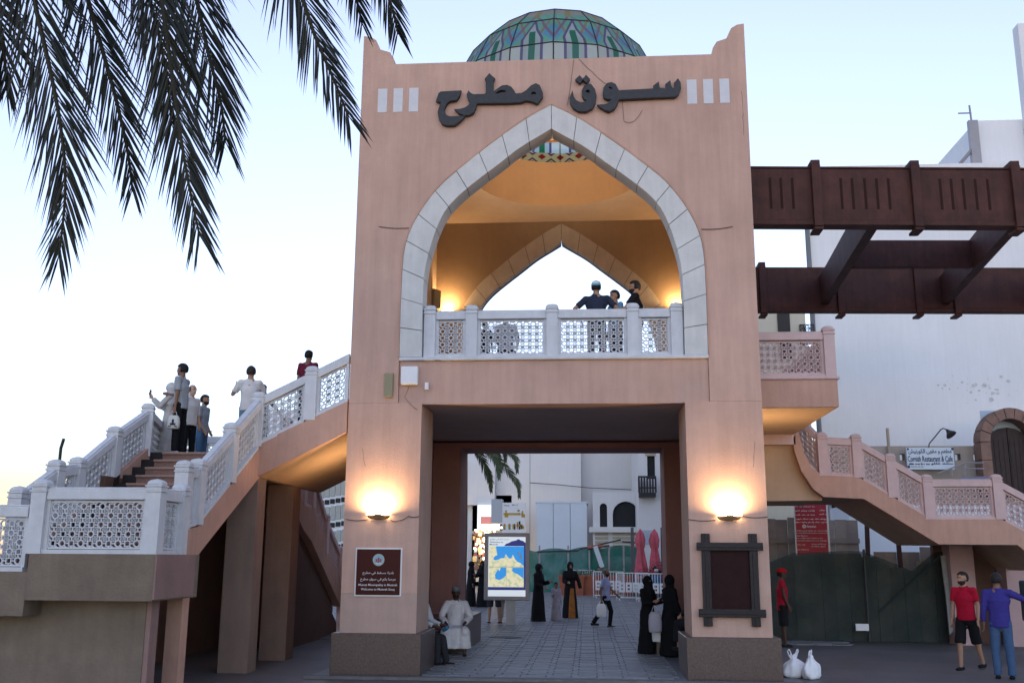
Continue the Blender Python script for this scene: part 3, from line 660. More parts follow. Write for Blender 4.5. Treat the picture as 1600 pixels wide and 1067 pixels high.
def cleat(A, B, x, z0, z1, nm='cleat'):
    c = onl(A, B, x); b = MB(); b.box(c[0]-.085, c[0]+.085, c[1]-.22, c[1]-.118, z0+.06, z1-.0)
    b.prism([(c[0]-.085, c[1]-.22, z0+.06), (c[0]+.085, c[1]-.22, z0+.06), (c[0]+.085, c[1]+.16, z0), (c[0]-.085, c[1]+.16, z0)], (0, 0, .058)) if False else None
    b.box(c[0]-.085, c[0]+.085, c[1]-.20, c[1]+.20, z0, z0+.058); b.box(c[0]-.085, c[0]+.085, c[1]-.20, c[1]+.20, z1+.001, z1+.10)
    bevel(wb(b, nm, WOOD, PG), .012)
for px in (1272, 1430, 1592): cleat(A1, B1, at(px, 300, 18.2).x, 7.90, 9.17)
for px in (1190, 1312, 1436, 1497): cleat(A2, B2, at(px, 450, 24.7).x, 7.86, 9.14)
SLOT_SHADE = mat('slot_shade', (.028, .009, .007), .9)  # dark proud strips that paint the shade of recessed slits
for px in (1201, 1218, 1236, 1313, 1331, 1351, 1370, 1389, 1472, 1490, 1509, 1529, 1549):
    x = at(px, 300, 18.15).x; c = onl(A1, B1, x); b = MB(); b.box(x-.024, x+.024, c[1]-.127, c[1]-.118, 8.32, 8.93); wb(b, 'slot_strip', SLOT_SHADE, PG)
for (x0, x1) in ((5.50, 5.95), (8.2, 8.95)):
    a = onl(A1, B1, x0); c = onl(A2, B2, x1); beam('cross_beam', (a[0], a[1]+.125), (c[0], c[1]-.125), 8.17, 8.88, .20)
beam('middle_beam', (5.86, 21.6), (8.46, 21.75), 8.2, 8.82, .16)
beam('cross_beam', (10.6, 18.8), (11.4, 25.0), 8.17, 8.88, .20)

# ---------------------------------------------------------------- writing
_F = {'ا': (0xFE8D, 2), 'أ': (0xFE83, 2), 'ب': (0xFE8F, 4), 'ة': (0xFE93, 2), 'ت': (0xFE95, 4), 'ج': (0xFE9D, 4), 'ح': (0xFEA1, 4), 'خ': (0xFEA5, 4), 'د': (0xFEA9, 2), 'ذ': (0xFEAB, 2), 'ر': (0xFEAD, 2), 'ز': (0xFEAF, 2), 'س': (0xFEB1, 4), 'ش': (0xFEB5, 4), 'ص': (0xFEB9, 4), 'ط': (0xFEC1, 4), 'ع': (0xFEC9, 4), 'غ': (0xFECD, 4), 'ف': (0xFED1, 4), 'ق': (0xFED5, 4), 'ك': (0xFED9, 4), 'ل': (0xFEDD, 4), 'م': (0xFEE1, 4), 'ن': (0xFEE5, 4), 'ه': (0xFEE9, 4), 'و': (0xFEED, 2), 'ى': (0xFEEF, 2), 'ي': (0xFEF1, 4)}
def arabic(s):
    out = []
    for i, c in enumerate(s):
        if c not in _F: out.append(c); continue
        base, n = _F[c]
        pj = i > 0 and s[i-1] in _F and _F[s[i-1]][1] == 4
        nj = n == 4 and i+1 < len(s) and s[i+1] in _F
        out.append(chr(base+(3 if pj and nj else 2 if nj else 1 if pj else 0)))
    return ''.join(reversed(out))
def text(body, w_, h_, cx, cz, y, mt, parent, depth=.002, off=.0):
    cu = bpy.data.curves.new('lettering', 'FONT'); cu.body = body; cu.extrude = depth; cu.resolution_u = 2; cu.offset = off
    ob = bpy.data.objects.new('lettering', cu); COL.objects.link(ob)
    ob.rotation_euler = (R_(90), 0, 0); ob.location = (0, y, 0)
    PEND.append((ob, 'lettering', mt, parent, (w_, h_, cx, cz)))
SIGNW = mat('sign_white', (.72, .70, .68), .6)
# brown municipality sign on the left pillar
S1 = empty('sign', (-3.55, 17.047, 1.67), 0, 'brown square sign with white Arabic and English writing on the left pillar', 'sign')
b = MB(); b.box(-.402, .402, -.016, 0, -.40, .40); bevel(b.build('sign_border', SIGNW, S1), .01)
b = MB(); b.box(-.375, .375, -.022, -.0165, -.375, .375); b.build('sign_panel', mat('sign_brown', (.062, .015, .011), .65, spec=.15), S1)
def disc(r0, r1, cx, cz, y, mt, parent, n=28, name='emblem_ring', y2=None):
    b = MB(); vs = []
    for r in (r0, r1): vs += [(cx+r*math.cos(2*math.pi*k/n), y, cz+r*math.sin(2*math.pi*k/n)) for k in range(n)]
    b.add(vs, [(k, n+k, n+(k+1) % n, (k+1) % n) for k in range(n)]); return b.build(name, mt, parent)
disc(.075, .10, 0, .20, -.0235, mat('emblem_green', (.35, .45, .42), .5), S1)
disc(.001, .0745, 0, .20, -.0237, mat('emblem_blue', (.25, .42, .55), .5), S1, name='emblem_field')
b = MB()
for x0, x1, z0, z1 in ((-.05, -.02, .165, .215), (-.015, .015, .15, .24), (.02, .05, .165, .215)): b.box(x0, x1, -.026, -.024, z0, z1)
b.build('emblem_castle', mat('emblem_red', (.30, .10, .08), .6), S1)
b = MB(); b.prism([(-.055, -.0262, .145), (.055, -.0262, .145), (.04, -.0262, .13), (-.04, -.0262, .13)], (0, .002, 0)); b.build('emblem_base', SIGNW, S1)
text(arabic('بلدية مسقط في مطرح'), .53, .062, 0, -.02, -.0235, SIGNW, S1, off=.006)
text(arabic('مرحباً بكم في سوق مطرح'.replace('ً', '')), .60, .066, 0, -.125, -.0235, SIGNW, S1, off=.006)
text('Muscat Municipality in Muttrah', .66, .048, 0, -.215, -.0235, SIGNW, S1, off=.008)
text('Welcome to Muttrah Souq', .57, .048, 0, -.287, -.0235, SIGNW, S1, off=.008)
# framed dark board on the right pillar
S2 = empty('notice_board', (2.31, 17.047, 1.60), 0, 'dark wooden framed empty notice board on the right pillar', 'notice board')
b = MB(); b.box(-.36, .36, -.03, 0, -.56, .56); b.build('board', mat('dark_maroon_panel', (.024, .007, .007), .65, .2, 6, spec=.15), S2)
FRM = mat('black_wood_frame', (.018, .014, .015), .5, .3, 12, .2, 60)
for s in (-1, 1):
    b = MB(); b.box(s*.385-.07, s*.385+.07, -.075, 0, -.75, .73); b.box(s*.385-.022, s*.385+.022, -.088, -.0755, -.75, .73); bevel(b.build('frame_upright', FRM, S2), .006)
    b = MB(); z = .52 if s > 0 else -.54; b.box(-.54, .54, -.105, -.0885, z-.065, z+.065); b.box(-.54, .54, -.118, -.1055, z-.02, z+.02); bevel(b.build('frame_rail', FRM, S2), .006)
# electrical box, small siren, speaker strip and cables on the tower front
b = MB(); b.box(-.15, .15, -.12, 0, -.16, .16); o = b.build('electrical_box', PAPER); bevel(o, .02); o.location = (-3.11, 17.093, 5.03); tag(o, 'white plastic junction box on the beam left of centre', 'electrical box')
b = MB(); b.box(-.075, .075, -.07, 0, -.21, .21); o = b.build('speaker', mat('olive_speaker', (.27, .24, .15), .6)); bevel(o, .01); o.location = (-3.47, 17.046, 4.86); tag(o, 'narrow olive box speaker on the left pillar top', 'speaker')
b = MB(); b.tube([(0, 0, 0), (0, -.09, .0)], .022, 8); b.tube([(0, -.07, -.05), (0, -.07, .07)], .035, 10); o = b.build('security_camera', PAPER); o.location = (-2.80, 17.09, 4.83); tag(o, 'small white sensor on the beam beside the junction box', 'sensor')
b = MB(); b.box(-.13, .13, -.10, 0, -.22, .22); o = b.build('speaker', mat('tan_speaker', (.30, .22, .12), .6)); bevel(o, .012); o.location = (-3.68, 23.2, 8.05); o.rotation_euler = (0, 0, R_(60)); tag(o, 'tan box speaker in the left corner of the upper chamber', 'speaker')
CAB = mat('grey_cable', (.12, .09, .08), .7)
def cable(pts, lab, r=.007):
    b = MB(); P = [Vector(p) for p in pts]; path = []
    for i in range(len(P)-1):
        for k in range(6): path.append(P[i].lerp(P[i+1], k/6)+Vector((0, 0, -.02*math.sin(math.pi*k/6))))
    path.append(P[-1]); b.tube(path, r, 5); o = b.build('cable', CAB); return tag(o, lab, 'cable', 'cables on the gateway')
def F(px, py): p = at(px, py, 17.03); return (p.x, 17.035, p.z)
cable([F(541, 811), F(575, 811)], 'thin cable running to the lamp on the left pillar')
cable([F(610, 812), F(622, 813), F(638, 806), F(655, 806)], 'thin sagging cable right of the lamp on the left pillar')
cable([F(1076, 811), F(1118, 812)], 'thin cable left of the lamp on the right pillar')
cable([F(1158, 806), F(1200, 807)], 'thin cable right of the lamp on the right pillar')
cable([F(592, 354), F(640, 356)], 'short cable left of the upper arch')
cable([F(1096, 358), F(1145, 354)], 'short cable right of the upper arch')
cable([F(905, 92), F(925, 112), F(948, 132), F(972, 150), F(975, 190), F(990, 190), F(1004, 172)], 'loose wire hanging from the roof behind the lettering', .004)
cable([F(640, 600), F(632, 620), F(652, 640)], 'looped wires below the junction box', .004)
cable([F(896, 94), F(892, 130), F(886, 165)], 'loose wire left of the second word', .004)

# ---------------------------------------------------------------- map display in the street
pp = G(792, 977)
MP = empty('map_display', (pp.x, pp.y, pp.z), R_(3), 'illuminated street map display in a grey frame on a pale post', 'map display')
PXM = 1/ (FPX/ (pp.y*1.0))
def mpx(px, py):   # picture pixel -> local x,z on the display plane
    q = at(px, py, pp.y-.1); return q.x-pp.x, q.z-pp.z
x0, z1 = mpx(757, 832); x1, z0 = mpx(827, 938)
cxm, W_ = (x0+x1)/2, x1-x0; H_ = z1-z0
b = MB(); b.box(x0, x1, -.09, .09, z0, z1); bevel(b.build('frame', GREY, MP), .02)
b = MB(); b.box(x0+.09*W_, x1-.09*W_, -.10, -.0905, z0+.06*H_, z1-.06*H_)
b.build('screen', emit('screen_white', (.62, .68, .72), .07), MP)
ix0, ix1, iz0, iz1 = x0+.09*W_, x1-.09*W_, z0+.06*H_, z1-.06*H_; IW, IH = ix1-ix0, iz1-iz0
def mapm():
    m = bpy.data.materials.new('map_print'); m.use_nodes = True; t = m.node_tree; bs = t.nodes['Principled BSDF']; L = t.links.new
    g = t.nodes.new('ShaderNodeTexCoord'); n = t.nodes.new('ShaderNodeTexNoise'); n.inputs['Scale'].default_value = 9; n.inputs['Detail'].default_value = 5; L(g.outputs['Object'], n.inputs['Vector'])
    r = t.nodes.new('ShaderNodeValToRGB'); e = r.color_ramp.elements; e[0].position = .38; e[0].color = (.45, .55, .36, 1); e[1].position = .62; e[1].color = (.75, .68, .48, 1)
    k = r.color_ramp.elements.new(.5); k.color = (.72, .66, .40, 1)
    L(n.outputs[0], r.inputs[0]); L(r.outputs[0], bs.inputs['Base Color']); L(r.outputs[0], bs.inputs['Emission Color']); bs.inputs['Emission Strength'].default_value = .07; return m
def mz(f): return iz0+f*IH
def mx(f): return ix0+f*IW
b = MB(); b.box(mx(.02), mx(.96), -.104, -.1005, mz(.16), mz(.84)); b.build('map_sheet', mapm(), MP)
SEA = emit('map_sea', (.03, .25, .62), .08); NAVY = emit('map_navy', (.03, .04, .20), .05)
def mpoly(pts, m, nm, y=-.1045):
    b = MB(); b.prism([(mx(a), y, mz(c)) for a, c in pts], (0, .0004, 0)); b.build(nm, m, MP)
mpoly([(.20, .84), (.96, .84), (.96, .50), (.86, .56), (.78, .58), (.72, .62), (.66, .70), (.62, .64), (.57, .63), (.52, .66), (.47, .71), (.43, .64), (.36, .64), (.28, .62), (.20, .60), (.13, .62), (.17, .67), (.24, .69), (.22, .76)], SEA, 'map_sea')
mpoly([(.18, .36), (.26, .45), (.31, .42), (.33, .48), (.48, .48), (.48, .35), (.40, .30), (.30, .27), (.20, .29)], SEA, 'map_sea')
mpoly([(.66, .48), (.95, .48), (.95, .30), (.88, .33), (.80, .37), (.70, .39), (.64, .43)], SEA, 'map_sea')
mpoly([(.80, .75), (.84, .74), (.90, .66), (.91, .62), (.87, .61), (.86, .68), (.81, .71)], SIGNW, 'map_island', -.105)
mpoly([(0, .105), (1, .105), (1, .155), (0, .155)], NAVY, 'map_band')
mpoly([(.955, .155), (1, .155), (1, .845), (.955, .845)], NAVY, 'map_band')
mpoly([(.42, .845), (.47, .88), (.56, .90), (.62, .925), (.70, .935), (.76, .945), (.78, .96), (.84, .96), (.85, .945), (.92, .935), (1, .90), (1, .845)], NAVY, 'skyline_print', -.1052)
mpoly([(.02, .488), (.96, .488), (.96, .493), (.02, .493)], GREY, 'map_fold', -.1056); mpoly([(.485, .16), (.49, .16), (.49, .488), (.485, .488)], GREY, 'map_fold', -.1056)
INK = mat('dark_ink', (.02, .02, .05), .6)
text(arabic('مرحبا بكم في مطرح'), .50*IW, .032*IH, mx(.29), mz(.955), -.102, INK, MP, off=.004)
text('Welcome to', .36*IW, .026*IH, mx(.21), mz(.912), -.102, INK, MP, off=.01)
text('Mutrah', .22*IW, .024*IH, mx(.14), mz(.872), -.102, INK, MP, off=.01)
b = MB(); b.box(cxm-.13+.12, cxm+.13+.12, -.05, .05, 0, z0); b.build('post', mat('pale_post', (.42, .41, .38), .6, .1, 5), MP)

CRK = mat('dark_crack', (.26, .16, .13), .95)
rg = random.Random(21)
for (px, py, n_, dx, dy) in ((1159, 142, 5, .6, 8), (1161, 175, 4, .4, 9), (1180, 690, 5, -.6, 8), (566, 700, 4, 1.0, 7)):
    P_ = [];
    for k in range(n_+1): P_.append(Vector(F(px+dx*k+rg.uniform(-.8, .8), py+dy*k)) + Vector((0, .0135, 0)) - Vector(tower.location))
    b = MB(); b.tube(P_, [.002+rg.uniform(0, .002) for _ in P_], 4); b.build('crack', CRK, tower)


def small_print(px0, px1, pyt, pyb, Y, mt, par, seed=0, style='latin', gap=.6):
    """a line of writing too small to read in the photograph: word-like strokes"""
    rg_ = random.Random(seed); a0, a1, a2, a3 = rect(px0, pyt, px1, pyb, Y); h_ = a3-a2; x_ = a0; b = MB(); o_ = Vector(par.location)
    while x_ < a1-.3*h_:
        w_ = min(a1-x_, h_*rg_.uniform(1.4, 4.2))
        if style == 'latin':
            k_ = x_
            while k_ < x_+w_-.1*h_:
                hh = h_*(1.0 if rg_.random() < .3 else .68); b.box(k_, k_+h_*.22, Y-.004, Y, a2, a2+hh); b.box(k_, min(k_+h_*.5, x_+w_), Y-.004, Y-.0005, a2+(hh-.2*h_)*rg_.choice((0, .5, 1)), a2+(hh-.2*h_)*.5+.2*h_) ; k_ += h_*.62
        else:
            b.box(x_, x_+w_, Y-.004, Y, a2+h_*.28, a2+h_*.52)
            for _ in range(max(2, int(w_/h_*1.6))):
                q_ = x_+rg_.random()*w_*.92; t_ = rg_.random()
                if t_ < .4: b.box(q_, q_+h_*.2, Y-.0045, Y-.0004, a2+h_*.3, a2+h_*rg_.uniform(.8, 1.0))
                elif t_ < .7: b.box(q_, q_+h_*.45, Y-.0045, Y-.0004, a2, a2+h_*.4)
                else: b.box(q_, q_+h_*.22, Y-.0045, Y-.0004, a2+h_*.72, a2+h_*.92)
        x_ += w_+h_*gap
    o = b.build('small_print', mt, par); o.location = -o_; o['kind'] = 'stuff'; return o
# ---------------------------------------------------------------- background buildings
def rect(px0, py0, px1, py1, Y):
    a, c = at(px0, py0, Y), at(px1, py1, Y); return a.x, c.x, c.z, a.z
def bx(name, m, par, x0, x1, y0, y1, z0, z1, bv=0):
    b = MB(); b.box(x0, x1, y0, y1, z0, z1); o = b.build(name, m, par); o.location = -Vector(par.location)
    if bv: bevel(o, bv)
    return o
def building(loc, label, cat='building', name='building'): return empty(name, loc, 0, label, cat)
# big blank white building at the end of the street
x0 = at(700, 760, 58).x; xm = at(908, 760, 58).x; x1 = at(1000, 760, 57).x
BA = building((x0+3, 58, gz(58)), 'tall blank white building closing the street behind the gate')
WARMW = mat('warm_white_wall', (.70, .68, .66), .88, .05, .4, .12, 15, .2, .05)
bx('wall', WARMW, BA, x0, xm, 58, 66, 0, 12.5); bx('side_wing', WARMW, BA, xm+.01, x1+4, 58.9, 66, 0, 12.3)
for px in (828,): 
    x = at(px, 760, 58).x; bx('wall_joint', mat('joint_grey', (.45, .44, .43), .9), BA, x-.03, x+.03, 57.985, 57.999, 1, 12)
xs_ = at(775, 740, 58).x; bx('wall_joint', mat('joint_grey', (.45, .44, .43)), BA, xs_-.03, xs_+.03, 57.985, 57.999, 5.2, 8.4)
bx('rooftop_block', WARMW, BA, x0, xs_, 57.3, 57.98, 4.9, 7.4)
b = MB(); pts = [at(828, 754, 57.5), at(872, 757, 57.5), at(922, 762, 57.5), at(990, 765, 57.0)]; b.tube(pts, .025, 5); o = b.build('cable', CAB); tag(o, 'overhead cable strung across the white walls in the street', 'cable')
# low white cabin / panel hoarding in front of it
r_ = rect(838, 786, 918, 868, 54); CB = building((r_[0], 54, gz(54)), 'low white panelled site cabin in the street behind the green netting', 'cabin', 'site_cabin')
PANW = mat('bluish_white_panel', (.62, .66, .70), .6, .05, 1)
n = 3
for k in range(n): 
    a = r_[0]+(r_[1]-r_[0])*k/n; c = r_[0]+(r_[1]-r_[0])*(k+1)/n; bx('panel', PANW, CB, a+.012, c-.012, 54, 56.5, gz(54), r_[3])
bx('roof_edge', PANW, CB, r_[0]-.05, r_[1]+.05, 53.97, 56.5, r_[3]+.002, r_[3]+.1)
# building with two arched windows
YA = 52.5; x0, x1, zz, zt = rect(926, 768, 1003, 860, YA)
BC = building((x0, YA, gz(YA)), 'white building with two dark arched windows above a ledge in the street', 'building')
xa0, xa1, za0, za1 = rect(957, 783, 999, 823, YA); xb0, xb1, zb0, zb1 = rect(937, 786, 949, 826, YA)
def arch_pts(xa, xb, z0, z1, n=10):
    c, r = (xa+xb)/2, (xb-xa)/2; zs = z1-r; 
    return [(xa, z0)]+[(c-r*math.cos(math.pi*k/n), zs+min(r, z1-zs)*math.sin(math.pi*k/n)) for k in range(n+1)]+[(xb, z0)]
poly = [(x0, za0), (x0, zt), (x1, zt), (x1, za0)]+list(reversed(arch_pts(xa0, xa1, za0, za1)))+list(reversed(arch_pts(xb0, xb1, za0, zb1)))
b = MB(); b.prism([(x, YA, z) for x, z in poly], (0, .35, 0)); o = b.build('arched_wall', WARMW, BC); o.location = -Vector(BC.location)
bx('window', GLASSD, BC, xa0, xa1, YA+.3, YA+.34, za0, za1); bx('window', GLASSD, BC, xb0, xb1, YA+.3, YA+.34, za0, zb1)
bx('ledge', WARMW, BC, x0-.2, x1, YA-.3, YA+.3, za0-.28, za0-.01); bx('lower_wall', WARMW, BC, x0, x1, YA+.05, YA+.3, gz(YA), za0-.281)
bx('side_return', WARMW, BC, x0, x0+.3, YA+.351, YA+6, gz(YA), zt)
BLIND = mat('beige_shutter', (.42, .37, .29), .8, .08, 3)
for k, (pa, pb) in enumerate(((930, 950), (957, 999))):
    xa = at(pa, 850, YA).x; xb = at(pb, 850, YA).x
    for q in range(6): bx('shutter_slat', BLIND, BC, xa, xb, YA-.02, YA+.049, za0-.42-q*.2, za0-.30-q*.2)
# building with the balcony on the right side of the street
YD = 49; x0 = at(998, 780, YD).x
BD = building((x0+2, YD, gz(YD)), 'white building with a dark wooden window balcony on the right of the street', 'building')
wx0, wx1, wz0, wz1 = rect(1011, 712, 1024, 748, YD)
bx('wall', WALLC if False else WARMW, BD, x0, wx0, YD, YD+8, 0, 11); bx('wall', WARMW, BD, wx1, x0+7, YD, YD+8, 0, 11); bx('wall', WARMW, BD, wx0, wx1, YD, YD+8, 0, wz0); bx('wall', WARMW, BD, wx0, wx1, YD, YD+8, wz1, 11)
bx('window', GLASSD, BD, wx0, wx1, YD+.25, YD+.3, wz0, wz1); bx('window_lintel', BLIND, BD, wx0-.1, wx1+.05, YD-.06, YD-.002, wz1, wz1+.12)
g0, g1, gz0, gz1 = rect(998, 746, 1025, 776, YD-.6)
bx('balcony_floor', BLACKM, BD, g0, g1, YD-.65, YD, gz0, gz0+.2)
DW = mat('dark_balcony_wood', (.035, .03, .03), .6)
for k in range(7): 
    x = g0+(g1-g0)*k/6; bx('balcony_bar', DW, BD, x-.04, x+.04, YD-.63, YD-.55, gz0+.2, gz1)
bx('balcony_rail', DW, BD, g0-.03, g1+.03, YD-.66, YD-.52, gz1+.001, gz1+.08); bx('balcony_rail', DW, BD, g0-.03, g1+.03, YD-.66, YD-.52, gz0+.4, gz0+.46)
bx('balcony_side', DW, BD, g0, g0+.05, YD-.5, YD, gz0+.21, gz1)
q0, q1, q2, q3 = rect(1003, 828, 1023, 850, YD); bx('shop_window', mat('pale_window', (.38, .45, .52), .3), BD, q0, q1, YD-.03, YD-.002, q2, q3)
# left side of the street: old building with balcony, lit shop and signs
YE = 62; BE = building((at(728, 850, YE).x, YE, gz(YE)), 'cream building with a small balcony at the left end of the street', 'building')
e0, e1, e2, e3 = rect(690, 792, 752, 900, YE); bx('wall', WALLC, BE, e0, e1, YE, YE+5, gz(YE), e3+.3)
e0, e1, e2, e3 = rect(737, 799, 750, 822, YE-.9); bx('balcony_floor', WALLC, BE, e0-1, e1, YE-.9, YE, e2-.25, e2)
for k in range(5): bx('balcony_bar', DW, BE, e0+(e1-e0)*k/4-.05, e0+(e1-e0)*k/4+.05, YE-.88, YE-.8, e2, e3)
bx('balcony_rail', DW, BE, e0-1, e1, YE-.9, YE-.78, e3, e3+.08); bx('balcony_window', DBRN, BE, e0-.2, e1-.2, YE-.02, YE-.002, e2, e3+.5)
e = at(741, 850, YE-.5); bx('column', WALLC, BE, e.x-.28, e.x+.28, YE-.8, YE-.25, gz(YE), e2-.251)
YF = 58; f0, f1, f2, f3 = rect(749, 790, 783, 829, YF)
SF = building((f0, YF, gz(YF)), 'lit souvenir shop front with a glowing white sign at the left of the street', 'shop', 'shop')
bx('sign_box', emit('lit_sign_white', (.72, .82, .85), .06), SF, f0, f1, YF-1.0, YF-.7, f2, f3)
bx('sign_band', mat('pink_letter_band', (.6, .25, .25), .6), SF, f0+.2, f1-.2, YF-1.02, YF-1.001, f2+.35, f2+.75)
bx('shop_wall', WALLC, SF, f0-.4, f1+.6, YF, YF+3, gz(YF), f3+.6)
bx('shop_canopy', WALLC, SF, f0-.3, f1+.4, YF-.9, YF-.01, f2-.2, f2-.02)
rg = random.Random(3); b = MB(); bc = [mat('goods_%d' % i, c, .6) for i, c in enumerate(((.5, .25, .08), (.55, .4, .2), (.3, .08, .06), (.6, .55, .45), (.12, .08, .06), (.2, .3, .35)))]
s0, s1, s2, s3 = rect(741, 832, 790, 905, YF-1.2)
for k in range(420):
    x = rg.uniform(s0, s1); z = rg.uniform(max(s2, gz(YF)+.2), s3); y = YF-1.2+rg.uniform(-.25, .9); r = rg.uniform(.05, .16); b.cur = rg.randrange(6); b.box(x-r*.7, x+r*.7, y-r*.6, y+r*.6, z-r, z+r)
o = b.build('hanging_goods', bc, SF); o.location = -Vector(SF.location); o['kind'] = 'stuff'
b = MB()
for k in range(26):
    x = rg.uniform(s0, s1); z = rg.uniform((s2+s3)/2-.2, s3+.3); b.ell((x, YF-1.65+rg.uniform(-.2, .1), z), (.07, .07, .07), 6, 4)
o = b.build('shop_bulbs', emit('shop_bulb', (1, .78, .5), .9), SF); o.location = -Vector(SF.location); o['kind'] = 'stuff'
l = bpy.data.lights.new('shop_light', 'POINT'); l.energy = 14; l.color = (1, .75, .45); l.shadow_soft_size = .6
lo = bpy.data.objects.new('shop_light', l); COL.objects.link(lo); lo.parent = SF; lo.location = Vector(((s0+s1)/2, YF-2.2, 2.6))-Vector(SF.location)
YG = 55; g0, g1, g2, g3 = rect(785, 785, 821, 832, YG)
SG1 = building((g0, YG, gz(YG)), 'white street signboard with black and yellow lettering left of the cabin', 'sign', 'sign')
bx('board', SIGNW, SG1, g0, g1, YG, YG+.15, g2, g3)
bx('box_side', mat('grey_box', (.42, .43, .45), .7), SG1, g0-.62, g0-.02, YG+.1, YG+1, g2+.5, g3+.2)
bx('post', GREY, SG1, (g0+g1)/2-.06, (g0+g1)/2+.06, YG+.16, YG+.28, gz(YG), g3)
YEL = mat('mustard_letter', (.48, .30, .03), .6)
def wtext(body, px0, px1, pyt, pyb, Y, mt, par, off=.0):
    a0, a1, a2, a3 = rect(px0, pyt, px1, pyb, Y); text(body, a1-a0, a3-a2, (a0+a1)/2-par.location.x, (a2+a3)/2-par.location.z, Y-par.location.y, mt, par, .004, off)
small_print(787, 818, 795, 808, YG-.006, INK, SG1, 4, 'arabic', .15); small_print(787.3, 818, 795.6, 808, YG-.012, YEL, SG1, 4, 'arabic', .15)
small_print(787, 819, 814, 827, YG-.006, INK, SG1, 5, 'latin', .2); small_print(787.5, 819, 815, 826, YG-.012, YEL, SG1, 5, 'latin', .2)
small_print(787, 796, 788, 790.5, YG-.006, INK, SG1, 6, 'arabic'); small_print(800, 809, 787, 789.5, YG-.006, INK, SG1, 7, 'arabic')
# hotel seen between the stair and the tower
YH = 75; h0, h1, h2, h3 = rect(380, 650, 552, 900, YH)
BH = building(((h0+h1)/2, YH, gz(75)), 'white hotel with rows of shuttered windows seen between stair and gateway', 'building')
bx('wall', mat('bright_white_wall', (.74, .76, .80), .85), BH, h0, h1, YH, YH+8, 0, at(500, 640, YH).z)
SHUT = mat('grey_green_shutter', (.36, .37, .33), .7)
for r, (pyt, pyb) in enumerate(((716, 731), (757, 778), (793, 815), (832, 850))):
    for c in range(9):
        px = 466+c*8.6+(0 if r else 6); y0_ = pyt-(px-500)*.16; 
        a0, a1, a2, a3 = rect(px, y0_, px+6, y0_+(pyb-pyt), YH)
        o = bx('window', SHUT, BH, a0, a1, YH-.12, YH-.002, a2, a3)
        b = MB(); b.box(a0, a1, YH-.10, YH-.004, a2-.55, a2-.2); o2 = b.build('window', GLASSD, BH); o2.location = -Vector(BH.location)
# ---------------------------------------------------------------- right side background
YW = 36; wx = at(1272, 500, YW).x
BW = building((wx+6, YW, 0), 'huge blank white building rising behind the pergola on the right', 'building')
zt = at(1480, 256, YW).z
STW = mat('stained_white_wall', (.76, .77, .78), .88, .05, .35, .15, 12, .2, .06)
b = MB(); b.prism([(wx, YW, 0), (wx+26, YW, 0), (wx+26, YW+12, 0), (wx*(YW+12)/YW+.5, YW+12, 0)], (0, 0, zt)); o = b.build('wall', STW, BW); o.location = -Vector(BW.location)
p0 = at(1526, 200, YW+1.5); bx('penthouse', STW, BW, p0.x, p0.x+16, YW+1.5, YW+9, zt+.001, p0.z+.3)
p1 = at(1598, 110, YW+1); bx('stair_tower', STW, BW, p1.x, p1.x+9, YW+1.0, YW+1.49, zt+.001, p1.z+2)
p2 = at(1521, 240, YW+1.3); bx('roof_fence', GREY, BW, p2.x-.1, p2.x+.25, YW+1.2, YW+1.4, zt, p0.z+.2)
b = MB(); q = at(1518, 200, YW+1.3); b.tube([(q.x+.1, YW+1.3, zt), (q.x, YW+1.3, at(1519, 165, YW+1.3).z)], .04, 6); b.tube([(q.x-.45, YW+1.3, at(1519, 177, YW+1.3).z), (q.x+.05, YW+1.3, at(1519, 177, YW+1.3).z)], .03, 5); b.tube([(q.x-1.0, YW+1.3, zt), (q.x+.15, YW+1.3, at(1521, 225, YW+1.3).z)], .08, 6)
o = b.build('antenna', GREY); tag(o, 'thin rooftop antenna mast with a stay on the white building', 'antenna')
b = MB(); b.tube([(wx-.08, YW-.12, 6), (wx-.08, YW-.12, at(1270, 352, YW).z)], .09, 8); b.tube([(wx-.08, YW-.12, 0), (wx-.08, YW-.12, 5.9)], .09, 8)
o = b.build('drain_pipe', mat('grey_pipe', (.16, .17, .18), .6)); tag(o, 'grey drain pipe on the corner of the huge white building', 'drain pipe')
# soot marks on the wall: thin irregular patches
SOOT = mat('soot_stain', (.58, .58, .57), .95, .25, 9)
rg = random.Random(11); b = MB()
for k in range(60):
    c = at(rg.gauss(1530, 38), rg.gauss(604, 10), YW); r = abs(rg.gauss(0, .04))+.012
    b.add([(c.x+r*rg.uniform(.5, 1.3)*math.cos(j*math.pi/3), YW-.004-.00005*k, c.z+r*rg.uniform(.4, 1)*math.sin(j*math.pi/3)) for j in range(6)], [(5, 4, 3, 2, 1, 0)])
o = b.build('soot_marks', SOOT, BW); o.location = -Vector(BW.location); o['kind'] = 'stuff'
# narrow cream building between gateway and white wall
YN = 32.5; n0, n1, n2, n3 = rect(1150, 452, 1270, 700, YN)
BN = building((n0+1, YN, 0), 'narrow cream building with a dark doorway behind the right balcony', 'building')
bx('wall', WALLC, BN, n0, n1, YN, YN+3.3, 0, n3)
d0, d1, d2, d3 = rect(1213, 470, 1237, 560, YN); bx('dark_door', mat('black_door', (.02, .018, .016), .5), BN, d0, d1, YN-.05, YN-.002, d2, d3)
d0, d1, d2, d3 = rect(1249, 508, 1272, 524, YN)
lm = lattice(d1-d0, d3-d2+.3, 0); o = lm.build('window_grille', BLACKM, BN); o.location = Vector((d0, YN-.06, d2-.3))-Vector(BN.location)
